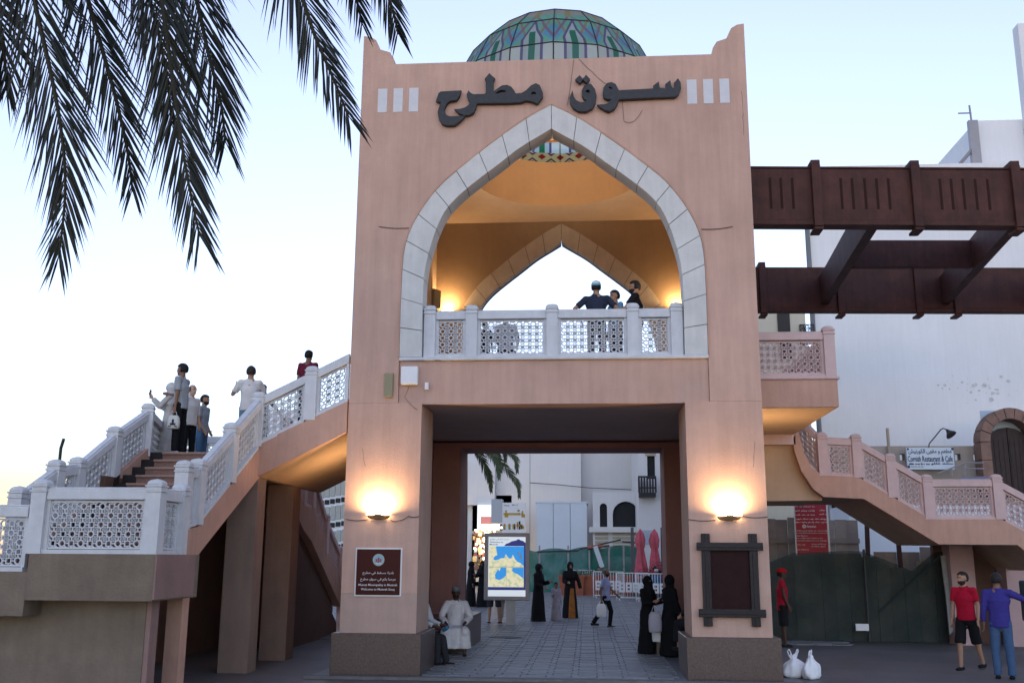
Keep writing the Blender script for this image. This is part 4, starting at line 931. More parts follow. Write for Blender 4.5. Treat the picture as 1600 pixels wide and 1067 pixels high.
# terrace with beige wall, stone doorway, restaurant sign
YT = 33.0
TR = building((at(1440, 800, YT).x, YT, 0), 'beige terrace wall with square openings below the huge white building', 'wall', 'terrace_wall')
t0, t1, tz0, tz1 = rect(1300, 697, 1548, 760, YT)
zo1, zo0 = at(1400, 709, YT).z, at(1400, 719, YT).z
bx('lower_wall', BEIGE, TR, t0, t1+6, YT, YT+.3, 0, zo0); bx('upper_wall', BEIGE, TR, t0, t1, YT, YT+.3, zo1, tz1)
edges = [1300, 1379, 1387, 1406, 1414, 1492, 1501, 1521, 1529, 1548]
for k in range(0, len(edges), 2): 
    xa, xb = at(edges[k], 714, YT).x, at(edges[k+1], 714, YT).x; bx('wall_pier', BEIGE, TR, xa, xb, YT+.001, YT+.299, zo0+.001, zo1-.001)
b = MB(); c = at(1388, 690, YT-.1); b.tube([(c.x, YT-.1, c.z-1), (c.x, YT-.1, at(1388, 669, YT-.1).z)], .05, 8); o = b.build('pole', mat('tan_pole', (.35, .29, .23), .7)); tag(o, 'short tan pole standing on the beige terrace wall', 'pole')
def terr_rail():
    t = empty('hand_rail', at(1515, 760, YT-1), 0, 'thin grey metal hand rail on the terrace before the stone doorway', 'railing'); 
    for (a, c) in (((1465, 740), (1507, 723)), ((1507, 723), (1537, 723)), ((1507, 732), (1537, 732)), ((1507, 723), (1507, 748)), ((1487, 731), (1487, 745))):
        b = MB(); b.tube([at(*a, YT-1)-t.location, at(*c, YT-1)-t.location], .025, 6); b.build('rail_bar', GREY, t)
terr_rail()
o = MB().prism([at(1488, 752, YT-2), at(1508, 744, YT-.8), at(1548, 744, YT-.8), at(1552, 752, YT-2)], (0, 0, -.08)).build('awning', mat('blue_grey_sheet', (.22, .23, .30), .6)); tag(o, 'low blue grey sloping sheet roof before the stone doorway', 'awning')
YS = 32.6; s0, s1, s2, s3 = rect(1416, 699, 1492, 733, YS)
SR = empty('sign', ((s0+s1)/2, YS, (s2+s3)/2), 0, 'white restaurant sign with dark blue Arabic and English lettering on the terrace wall', 'sign')
bx('board', mat('pale_blue_board', (.55, .63, .70), .6), SR, s0, s1, YS, YS+.08, s2, s3)
BLU = mat('dark_blue_letter', (.02, .03, .10), .6)
def stx(body, px0, px1, pyt, pyb, off=0): wtext(body, px0, px1, pyt, pyb, YS-.006, BLU, SR, off)
stx(arabic('مطعم و مقهى الكورنيش'), 1419, 1487, 701, 711, .01); stx('Cornish Restaurant & Cafe', 1418, 1489, 712, 721, .012)
small_print(1420, 1453, 722.5, 726, YS-.006, BLU, SR, 8); small_print(1455, 1490, 721.5, 726.5, YS-.006, BLU, SR, 9, 'arabic'); small_print(1423, 1443, 728, 729.6, YS-.006, BLU, SR, 10)
for (a, c, e_, f_) in ((1417, 700, 1420, 703), (1486, 699.5, 1490, 703), (1418, 727, 1422, 731)):
    q0, q1, q2, q3 = rect(a, c, e_, f_, YS); bx('corner_mark', BLU, SR, q0, q1, YS-.008, YS-.001, q2, q3)
t = empty('sign_lamp', at(1451, 699, YS), 0, 'black gooseneck lamp arching over the restaurant sign', 'lamp')
b = MB(); b.tube([at(x, y, YS-.3*(x-1451)/36)-t.location for x, y in ((1451, 699), (1452, 693), (1462, 681), (1470, 671), (1474, 669), (1479, 671))], .02, 6); b.build('arm', BLACKM, t)
b = MB(); c = at(1479, 671, YS-.25)-t.location; d_ = at(1487, 680, YS-.35)-t.location; v_ = (d_-c); b.tube([c, c+v_*.35, c+v_*.8, d_], [.03, .07, .16, .17], 10); b.build('lamp_head', BLACKM, t)
# stone doorway
YDo = 32.4; DO = empty('doorway', (at(1585, 770, YDo).x, YDo, at(1585, 775, YDo).z), 0, 'reddish stone arched doorway with a dark double wooden door at the right edge', 'doorway')
cx_ = at(1583, 700, YDo).x; ro = cx_-at(1533, 700, YDo).x; ri = cx_-at(1549, 700, YDo).x; zs = at(1535, 690, YDo).z; zb = at(1535, 775, YDo).z; za = at(1583, 637, YDo).z; ky = (za-zs)/ro
def ring_stone(a0, a1):
    P = [(cx_-ro*math.cos(a), YDo, zs+ky*ro*math.sin(a)) for a in np.linspace(a0+.012, a1-.012, 4)]+[(cx_-ri*math.cos(a), YDo, zs+ky*ri*math.sin(a)) for a in np.linspace(a1-.012, a0+.012, 4)]
    b = MB(); b.prism(P, (0, .6, 0)); o = b.build('arch_stone', STONE, DO); o.location = -Vector(DO.location)+Vector((0, random.uniform(-.02, .02), 0))
for k in range(9): ring_stone(math.pi*k/9, math.pi*(k+1)/9)
for s in (-1, 1):
    hh = (zs-zb)/3
    for k in range(3): 
        xa, xb = sorted((cx_+s*ro, cx_+s*ri)); bx('jamb_stone', STONE, DO, xa, xb, YDo+random.uniform(-.02, .02), YDo+.6, zb+k*hh+.01, zb+(k+1)*hh-.01)
    leaf = [(cx_+s*.012, zb), (cx_+s*ri*.98, zb), (cx_+s*ri*.98, zs+.15*ky), (cx_+s*ri*.72, zs+ky*ri*.45), (cx_+s*ri*.40, zs+ky*ri*.62), (cx_+s*.012, zs+ky*ri*.68)]
    b = MB(); b.prism([(x, YDo+.35, z) for x, z in leaf], (0, .08, 0)); o = b.build('door_leaf', mat('dark_door_wood', (.035, .022, .02), .6, .3, 4, .2, 30), DO); o.location = -Vector(DO.location)
    for k in range(4):
        xx = cx_+s*ri*(.15+.22*k); bx('door_plank', mat('dark_door_wood', (.035, .022, .02)), DO, xx-.05, xx+.05, YDo+.335, YDo+.349, zb+.05, zs+.1*ky)
bx('door_recess', mat('sky_blue_wall', (.45, .55, .65), .8), DO, cx_-ri, cx_+ri, YDo+.61, YDo+.65, zb, za)
# shop front and site hoarding right of the gate
YK = 34; KS = building((at(1215, 860, YK).x, YK, gz(YK)), 'white shop with dark awnings behind the hoarding right of the gateway', 'shop', 'shop')
k0, k1, k2, k3 = rect(1150, 784, 1300, 870, YK); bx('wall', WARMW, KS, k0, k1, YK, YK+.3, gz(YK), k3+2)
a0, a1, a2, a3 = rect(1196, 823, 1226, 870, YK); bx('opening', mat('void_shade', (.012, .011, .011), .9), KS, a0, a1, YK-.03, YK-.002, gz(YK), a3)  # near-black panel on the wall paints the shade inside an opening
a0, a1, a2, a3 = rect(1196, 803, 1222, 808, YK-.8); bx('awning', DBRN, KS, a0, a1, YK-.8, YK-.04, a2, a3)
a0, a1, a2, a3 = rect(1216, 806, 1238, 817, YK-.8); bx('awning', mat('maroon_awning', (.10, .03, .035), .7), KS, a0, a1, YK-.9, YK-.05, a2, a3)
a0, a1, a2, a3 = rect(1300, 783, 1327, 872, YK-1); bx('dark_gap', mat('void_shade', (.012, .011, .011)), KS, a0, a1, YK-1, YK-.9, gz(YK), a3+.6)  # near-black sheet stands in for the shade of the gap
bx('green_shutter', mat('green_shutter', (.06, .10, .09), .7), KS, a0, a1, YK-1.05, YK-1.01, gz(YK), at(1310, 829, YK-1).z)
r0, r1, r2, r3 = rect(1239, 770, 1298, 866, 26.6)
RN = empty('notice', ((r0+r1)/2, 26.6, 0), 0, 'tall red notice board with white Arabic and English text behind the netting', 'notice')
bx('border', SIGNW, RN, r0, r1, 26.6, 26.64, r2-.6, r3); bx('panel', mat('notice_red', (.36, .02, .035), .5), RN, r0+.03, r1-.05, 26.585, 26.599, r2-.6, r3)
bx('leg', GREY, RN, r0+.1, r0+.16, 26.65, 26.7, 0, r3-.1); bx('leg', GREY, RN, r1-.16, r1-.1, 26.65, 26.7, 0, r3-.1)
def ntx(body, px0, px1, pyt, pyb, off=.004): wtext(body, px0, px1, pyt, pyb, 26.578, SIGNW, RN, off)
for k, (px0, px1, y) in enumerate(((1241, 1274, 785), (1280, 1292, 783.5), (1242, 1274, 791), (1241, 1275, 797.5), (1280, 1293, 797), (1242, 1275, 804), (1280, 1293, 803), (1243, 1294, 810.5), (1242, 1294, 815.5))):
    small_print(px0, px1, y-1.5, y+1.5, 26.578, SIGNW, RN, 30+k, 'arabic')
ntx('Attention', 1260, 1275, 820, 824, .012); disc(.018, .048, at(1256.5, 822, 26.57).x-RN.location.x, at(1256.5, 822, 26.57).z, -.025, SIGNW, RN, 18, 'notice_emblem')
for k, (px0, px1, y) in enumerate(((1242, 1295, 828.8), (1242, 1295, 832.2), (1242, 1262, 836.6), (1243, 1286, 840.3), (1243, 1292, 844.2), (1243, 1260, 850.3), (1268, 1291, 849.5), (1268, 1290, 853.2), (1244, 1264, 858.2))):
    small_print(px0, px1, y-1.1, y+1.1, 26.578, SIGNW, RN, 50+k)
# board hoarding
HB = empty('hoarding', (7, 27.4, 0), 0, 'weathered beige corrugated board hoarding behind the green netting', 'hoarding')
HM = [mat('hoarding_board_%d' % i, c, .85, .2, 3, .3, 20) for i, c in enumerate(((.25, .21, .18), (.22, .185, .165), (.28, .24, .20)))]
x = at(1196, 860, 27.4).x; k = 0; ztop = at(1260, 811, 27.4).z
while x < at(1332, 860, 27.4).x:
    bx('board', HM[k % 3], HB, x+.006, x+.30, 27.4+(k % 2)*.03, 27.45+(k % 2)*.03, .02, ztop+random.uniform(-.05, .05)); x += .306; k += 1
bx('hoarding_rail', HM[1], HB, at(1196, 860, 27.4).x, x, 27.34, 27.395, ztop-.62, ztop-.5)
x = at(1365, 860, 26.4).x; k = 0
while x < at(1482, 860, 26.4).x:
    bx('board', HM[(k+1) % 3], HB, x+.006, x+.28, 26.4+(k % 2)*.03, 26.45+(k % 2)*.03, .02, at(1400, 862-(8 if k > 3 else 0)-(6 if k > 7 else 0), 26.4).z); x += .286; k += 1
b = MB(); c0_ = rect(1328, 788, 1520, 880, 28.6); wcab = building((c0_[0], 28.6, 0), 'white site cabin wall seen under the right staircase', 'cabin', 'site_cabin')
bx('wall', mat('white_cabin', (.66, .71, .78), .7, .04, 1), wcab, c0_[0], c0_[1]+2, 28.6, 31, gz(28.6), c0_[3]); bx('corner_post', PANW, wcab, c0_[0]-.06, c0_[0]+.08, 28.56, 28.599, gz(28.6), c0_[3]+.05)
for pa, pb in (((1352, 868), (1354, 808)), ((1408, 870), (1401, 818))):
    b = MB(); p_, q_ = at(*pa, 26.2), at(*pb, 26.2); p_.z = .0; b.bar(p_, q_, .10, .08, (0, 1, 0)); o = b.build('site_post', mat('rusty_post', (.06, .028, .025), .8)); tag(o, 'dark rusty steel post %s the green netting' % ('rising straight behind' if pa[0] < 1380 else 'leaning behind'), 'post')
# green netting over boards
def net_mat(name, col, alpha):
    m = bpy.data.materials.new(name); m.use_nodes = True; t = m.node_tree; L = t.links.new
    for n_ in list(t.nodes): t.nodes.remove(n_)
    o_ = t.nodes.new('ShaderNodeOutputMaterial'); d = t.nodes.new('ShaderNodeBsdfDiffuse'); d.inputs[0].default_value = (*col, 1); tr = t.nodes.new('ShaderNodeBsdfTransparent'); tl = t.nodes.new('ShaderNodeBsdfTranslucent'); tl.inputs[0].default_value = (*col, 1)
    g = t.nodes.new('ShaderNodeNewGeometry'); nz = t.nodes.new('ShaderNodeTexNoise'); nz.inputs['Scale'].default_value = 1.5; nz.inputs['Detail'].default_value = 4; L(g.outputs['Position'], nz.inputs['Vector'])
    mr = t.nodes.new('ShaderNodeMapRange'); mr.inputs[1].default_value = .3; mr.inputs[2].default_value = .7; mr.inputs[3].default_value = alpha-.10; mr.inputs[4].default_value = alpha+.10; L(nz.outputs[0], mr.inputs[0])
    a = t.nodes.new('ShaderNodeMixShader'); a.inputs[0].default_value = .35; L(d.outputs[0], a.inputs[1]); L(tl.outputs[0], a.inputs[2])
    mx_ = t.nodes.new('ShaderNodeMixShader'); L(mr.outputs[0], mx_.inputs[0]); L(tr.outputs[0], mx_.inputs[1]); L(a.outputs[0], mx_.inputs[2]); L(mx_.outputs[0], o_.inputs[0]); return m
def netting(name, xs, topz, y, z0, m, par, amp=.06, seed=0):
    rg = random.Random(seed); nx, nz = 60, 14; vs = []
    for j in range(nz+1):
        for i in range(nx+1):
            f = i/nx; x = xs[0]+(xs[1]-xs[0])*f; zt_ = topz(f); z = z0+(zt_-z0)*j/nz
            vs.append((x, y+amp*(math.sin(x*3.1+z*.8)+.6*math.sin(x*7.3-z*1.7+1)+.4*math.sin(z*5+x)), z))
    b = MB(); b.add(vs, [(j*(nx+1)+i, j*(nx+1)+i+1, (j+1)*(nx+1)+i+1, (j+1)*(nx+1)+i) for j in range(nz) for i in range(nx)])
    o = b.build(name, m, par, True); o.location = -Vector(par.location); return o
NF = empty('netting_fence', (6.4, 25.2, 0), 0, 'dark green netting stretched over the board fence right of the gateway', 'fence')
nx0, nx1 = at(1203, 900, 25.2).x, at(1482, 900, 25.2).x
zt0 = at(1300, 861, 25.2).z
def tz(f):
    px = 1203+279*f
    for (a, za_), (c, zc) in zip([(1203, 878), (1240, 864), (1330, 860), (1350, 861), (1405, 882), (1425, 892), (1465, 862), (1482, 861)], [(1240, 864), (1330, 860), (1350, 861), (1405, 882), (1425, 892), (1465, 862), (1482, 861), (1500, 861)]):
        if px <= c: return at(px, za_+(zc-za_)*(px-a)/(c-a), 25.2).z
    return zt0
netting('net', (nx0, nx1), tz, 25.2, .03, net_mat('dark_green_net', (.045, .070, .066), .68), NF, .045, 1)
for k in range(13):
    x = nx0+.15+(nx1-nx0-.3)*k/12; bx('fence_board', HM[k % 3], NF, x-.16, x+.155, 25.42+(k % 2)*.02, 25.46+(k % 2)*.02, .02, min(tz((x-nx0)/(nx1-nx0))-.05, zt0-.05))
b = MB(); b.bar((at(1351, 900, 25.2).x, 25.13, .05), (at(1351, 900, 25.2).x, 25.13, zt0+.05), .05, .05); o = b.build('net_post', BLACKM, NF); o.location = -Vector(NF.location)
b = MB(); p_, q_ = at(1375, 955, 25.1), at(1470, 868, 25.1); b.bar(p_, q_, .05, .04, (0, 1, 0)); o = b.build('net_brace', mat('dark_net_brace', (.02, .03, .03), .8), NF); o.location = -Vector(NF.location)
o0 = rect(1337, 974, 1358, 985, 25.05); bx('white_plate', PAPER, NF, o0[0], o0[1], 25.05, 25.07, o0[2], o0[3])
b = MB(); P_ = [at(1470, 868, 25.0), at(1478, 866, 25.0), at(1490, 985, 24.9), at(1484, 992, 24.9), at(1478, 930, 24.95)]; b.prism(P_, (0, .05, 0)); o = b.build('hanging_cloth', mat('grey_cloth', (.30, .30, .29), .9, .2, 5)); tag(o, 'pale grey cloth strip hanging at the right end of the netting', 'cloth')
# street netting
SN = empty('netting_fence', (0, 50, gz(50)), 0, 'green site netting on poles closing the street behind the barriers', 'fence')
GN = net_mat('green_net', (.02, .17, .13), .86)
sx0, sx1 = at(822, 900, 50).x, at(1050, 900, 50).x
def tz2(f): 
    px = 822+228*f
    return at(px, 862 - (10*f) - 4*abs(math.sin(px*.06)), 50).z
netting('net', (sx0, sx1), tz2, 50, gz(50)+.02, GN, SN, .10, 5)
for px in (843, 888, 921, 952, 975, 1000, 1030):
    c = at(px, 900, 49.8); bx('pole', GREY, SN, c.x-.04, c.x+.04, 49.75, 49.83, gz(50), at(px, 852, 49.8).z)
for a_, c_ in (((840, 862), (905, 860)), ((905, 858), (970, 843)), ((972, 846), (1040, 852)), ((918, 858), (952, 852))):
    b = MB(); b.bar(at(*a_, 49.7), at(*c_, 49.7), .09, .07); o = b.build('top_rail', BLACKM, SN); o.location = -Vector(SN.location)
b = MB(); b.bar(at(918, 855, 49.6), at(942, 852, 49.6), .12, .1); o = b.build('red_plank', mat('faded_red_plank', (.40, .12, .09), .8), SN); o.location = -Vector(SN.location)
b = MB(); b.bar(at(930, 853, 49.5), at(941, 886, 49.3), .22, .03, (0, 1, 0)); o = b.build('loose_strip', mat('pale_strip', (.5, .55, .56), .8), SN); o.location = -Vector(SN.location)
# crowd barriers
def barrier_mesh(wd=1.32, h=1.12):
    b = MB()
    for z in (.12, h): b.tube([(-wd/2, 0, z), (wd/2, 0, z)], .022, 6)
    for x in (-wd/2, wd/2): b.tube([(x, 0, .0), (x, 0, h)], .022, 6)
    for k in range(1, 12): b.tube([(-wd/2+wd*k/12, 0, .12), (-wd/2+wd*k/12, 0, h)], .011, 5)
    return b
def barrier_feet(wd=1.32):
    b = MB()
    for x in (-wd/2+.1, wd/2-.1): b.tube([(x, -.28, .015), (x, 0, .07), (x, .28, .015)], .02, 6)
    return b
WB = mat('white_barrier', (.70, .70, .70), .5)
def plate_mesh(wd=1.32):
    b = MB(); th = .012; z0, z1 = .34, .74
    for k in range(4):
        x0_ = -wd/2+.08+k*(wd-.16)/4; x1_ = x0_+(wd-.16)/4-.03
        for (u0, u1, v0, v1) in ((0, 1, 0, .22), (0, 1, .42, .58), (0, 1, .78, 1), (0, .3, .22, .42), (.7, 1, .22, .42), (0, .3, .58, .78), (.7, 1, .58, .78)):
            b.box(x0_+(x1_-x0_)*u0, x0_+(x1_-x0_)*u1, -.024-th, -.024, z0+(z1-z0)*v0, z0+(z1-z0)*v1)
    return b
fm, ff, fpl = barrier_mesh().mesh('barrier_frame', WB, True), barrier_feet().mesh('barrier_feet', WB, True), plate_mesh().mesh('barrier_plate', WB)
for px, py, rz, w_ in ((907, 929, 14, 'behind the walking women'), (951, 934, 8, 'left of the walking man in the blue shirt'), (989, 938, 2, 'third from the left, beside the niqab woman'), (1020, 940, -2, 'rightmost, beside the passage pillar')):
    p_ = G(px, py); t = empty('crowd_barrier', p_, R_(rz), 'white crowd barrier %s' % w_, 'barrier', 'white crowd barriers across the street')
    for nm, me in (('frame', fm), ('feet', ff), ('plate', fpl)): inst(nm, me, t, (0, 0, 0))
FOL = [mat('leaf_%d' % i, c, .6) for i, c in enumerate(((.04, .09, .03), (.06, .11, .035), (.09, .13, .06)))]
TERR = mat('terracotta_planter', (.32, .10, .055), .8, .1, 6)
rg = random.Random(5)
for k, px in enumerate((892, 918, 948, 978, 1006, 1032)):
    p_ = G(px, 934); p_.y += 2.2; p_.z = gz(p_.y); t = empty('planter', p_, 0, 'terracotta planter of greenery %s' % ('just right of the woman with the orange skirt', 'left of the seated man in pale blue', 'right of the seated man in pale blue', 'left of the closed parasols', 'between the two closed parasols', 'before the seated man with the white cap')[k], 'planter', 'planters behind the crowd barriers')
    b = MB(); b.loft([[(x*s_, y*s2, z) for x, y in ((-1, -1), (1, -1), (1, 1), (-1, 1))] for s_, s2, z in ((.52, .2, 0), (.58, .25, .82), (.62, .28, .82), (.62, .28, .92), (.5, .2, .92))]); b.build('box', TERR, t)
    b = MB()
    for q in range(160):
        c = Vector((rg.uniform(-.55, .55), rg.uniform(-.2, .2), .9+abs(rg.gauss(0, .14)))); d_ = Vector((rg.gauss(0, 1), rg.gauss(0, 1), rg.gauss(.5, .7))).normalized()*.11; e_ = d_.cross(Vector((rg.random(), rg.random(), rg.random()))).normalized()*.035; b.cur = rg.randrange(3); b.add([c-e_, c+d_*.5+e_*0, c+e_, c+d_], [(0, 1, 3), (1, 2, 3)])
    b.build('foliage', FOL, t)
# closed parasols and fans
PINKC = mat('faded_red_canvas', (.52, .10, .13), .85, .25, 4)
for px, lab in ((1002, 'left one of the two closed pink red parasols behind the barriers'), (1024, 'right one of the two closed pink red parasols behind the barriers')):
    c = at(px, 900, 46.5); t = empty('parasol', (c.x, 46.5, gz(46.5)), 0, lab, 'parasol', 'closed parasols')
    b = MB(); b.tube([(0, 0, 0), (0, 0, 3.0)], .03, 8); b.build('pole', GREY, t)
    b = MB(); rings = []; 
    for z, r in ((.75, .26), (.85, .30), (1.2, .25), (1.6, .20), (1.95, .15), (2.1, .13), (2.2, .17), (2.5, .21), (2.8, .14), (2.98, .03)):
        rings.append([(r*(1+.28*math.sin(5*a+z*2.0))*math.cos(a), r*(1+.28*math.sin(5*a+z*2.0))*math.sin(a), z) for a in [2*math.pi*j/30 for j in range(30)]])
    b.loft(rings); b.build('folded_canopy', PINKC, t, True)
    b = MB(); b.lathe([(.3, 0), (.3, .06), (.05, .09)], seg=16); b.build('base', BLACKM, t)
    p2 = c.x-.35 if px < 1010 else c.x+.38
    bo = bx('mast', mat('grey_mast', (.10, .10, .11), .6), t, p2-.07, p2+.07, 46.9, 47.0, gz(47), 3.35)
for px, py, lab in ((1008, 903, 'black cage fan in front of the left closed parasol'), (1031, 893, 'black cage fan beside the right closed parasol')):
    c = at(px, py, 46.0); t = empty('fan', (c.x, 46.0, gz(46)), 0, lab, 'fan', 'standing fans')
    h = c.z-gz(46); b = MB(); b.tube([(0, .1, 0), (0, .1, h)], .03, 8); b.lathe([(.25, 0), (.25, .04), (.03, .07)], (0, .1, 0), 14); b.build('stand', BLACKM, t)
    b = MB()
    for r in (.42, .30, .18, .06): b.tube([(r*math.cos(a), -.08+.06*(r/.42), h+r*math.sin(a)) for a in [2*math.pi*j/24 for j in range(25)]], .009, 4, False)
    for k in range(14): a = 2*math.pi*k/14; b.tube([(.05*math.cos(a), -.09, h+.05*math.sin(a)), (.42*math.cos(a), -.02, h+.42*math.sin(a))], .006, 4, False)
    b.build('cage', BLACKM, t)
    b = MB()
    for k in range(3):
        a = 2*math.pi*k/3+.4; b.prism([(.06*math.cos(a), -.03, h+.06*math.sin(a)), (.36*math.cos(a-.25), -.05, h+.36*math.sin(a-.25)), (.36*math.cos(a+.35), .0, h+.36*math.sin(a+.35))], (0, .012, 0))
    b.ell((0, 0, h), (.08, .1, .08), 10, 6); b.build('blades', BLACKM, t)
# plastic bags on the ground by the right plinth
from mathutils import noise as mnoise
def bag(loc, s, rz, lab, seed, col=PAPER):
    rg = random.Random(seed); t = empty('plastic_bag', loc, rz, lab, 'bag', 'plastic bags')
    b = MB(); rings = []; n = 40; off = Vector((seed*3.1, seed*1.7, 0))
    prof = [(0, .10), (.008, .16), (.05, .195), (.11, .20), (.17, .185), (.22, .15), (.26, .11), (.29, .07), (.31, .05), (.335, .055), (.35, .03)]
    for z, r in prof:
        ring = []
        for j in range(n):
            a = 2*math.pi*j/n; q = Vector((r*math.cos(a), .78*r*math.sin(a), z)); f = (z/.35)
            pl = .10*f*math.sin(9*a+seed)+.06*math.sin(5*a+seed*2+z*14)
            d = mnoise.noise(q*11+off)*.045+mnoise.noise(q*27+off)*.018
            k = 1+pl+d/max(r, .05); ring.append((s*q.x*k, s*q.y*k, s*(z*(1+.10*math.cos(a+seed)*f)) if z > 0 else 0))
        rings.append(ring)
    b.loft(rings); o = b.build('bag_body', col, t, True)
    for sx in (-1, 1):
        b = MB(); P_ = [(sx*.03*s, 0, .30*s), (sx*.075*s, .012*s, .36*s), (sx*.10*s, .0, .43*s), (sx*.075*s, -.012*s, .455*s), (sx*.05*s, -.01, .40*s), (sx*.025*s, 0, .32*s)]
        for q0, q1, w0, w1 in zip(P_[:-1], P_[1:], (.035, .026, .015, .015, .022), (.026, .015, .015, .022, .03)): b.tube([q0, q1], [w0*s*.6, w1*s*.6], 6)
        b.build('handle', col, t, True)
    return t
p_ = G(1241, 1058); bag((p_.x, p_.y, 0), 1.0, .3, 'white plastic bag against the right plinth, left one of two', 1)
p_ = G(1268, 1060); bag((p_.x, p_.y, 0), 1.0, 1.2, 'white plastic bag near the right plinth, right one of two', 2)
p_ = G(140, 1090); bag((p_.x-.1, p_.y, 0), 1.15, .5, 'white plastic bag on the ground below the brown platform wall', 3)
# small lamp standard beyond the left stair
b = MB(); c = at(91, 740, 22); b.tube([(c.x, 22, 0), (c.x, 22, at(91, 700, 22).z), (c.x+.05, 22, at(92, 685, 22).z)], .035, 8); o = b.build('lamp_post', BLACKM); tag(o, 'thin black post rising behind the left stair balustrade', 'post')

# ---------------------------------------------------------------- people
REM = []      # (object, voxel) meshes to be fused into one continuous skin later
def seg_(b, p0, p1, r0, r1, n=10, fl=(1, 1), flat=False, sq=1.0, side=None):
    """tapered limb; fl flattening (side, depth); flat ends for cuffs and hems"""
    p0, p1 = Vector(p0), Vector(p1); d = (p1-p0); L_ = d.length; d.normalize()
    sx = Vector((1, 0, 0)) - d*d.x
    if side is not None: sx = Vector(side)-d*Vector(side).dot(d)
    if sx.length < .1: sx = Vector((0, 1, 0))-d*d.y
    sx.normalize(); sy = d.cross(sx)
    rings = []
    prof = [(0, r0), (1, r1)] if flat else [(-r0*.85/L_, r0*.45), (-r0*.45/L_, r0*.86), (0, r0), (1, r1), (1+r1*.45/L_, r1*.86), (1+r1*.85/L_, r1*.45)]
    for t_, r in prof:
        c = p0+d*(t_*L_); rings.append([c+(sx*math.cos(a)*fl[0]+sy*math.sin(a)*fl[1])*r for a in [2*math.pi*j/n for j in range(n)]])
    b.loft(rings)
SKINS = {'tan': (.36, .20, .13), 'brown': (.20, .105, .065), 'dark': (.07, .035, .024), 'light': (.45, .27, .19)}
def nrm(v): v = Vector(v); return v.normalized()
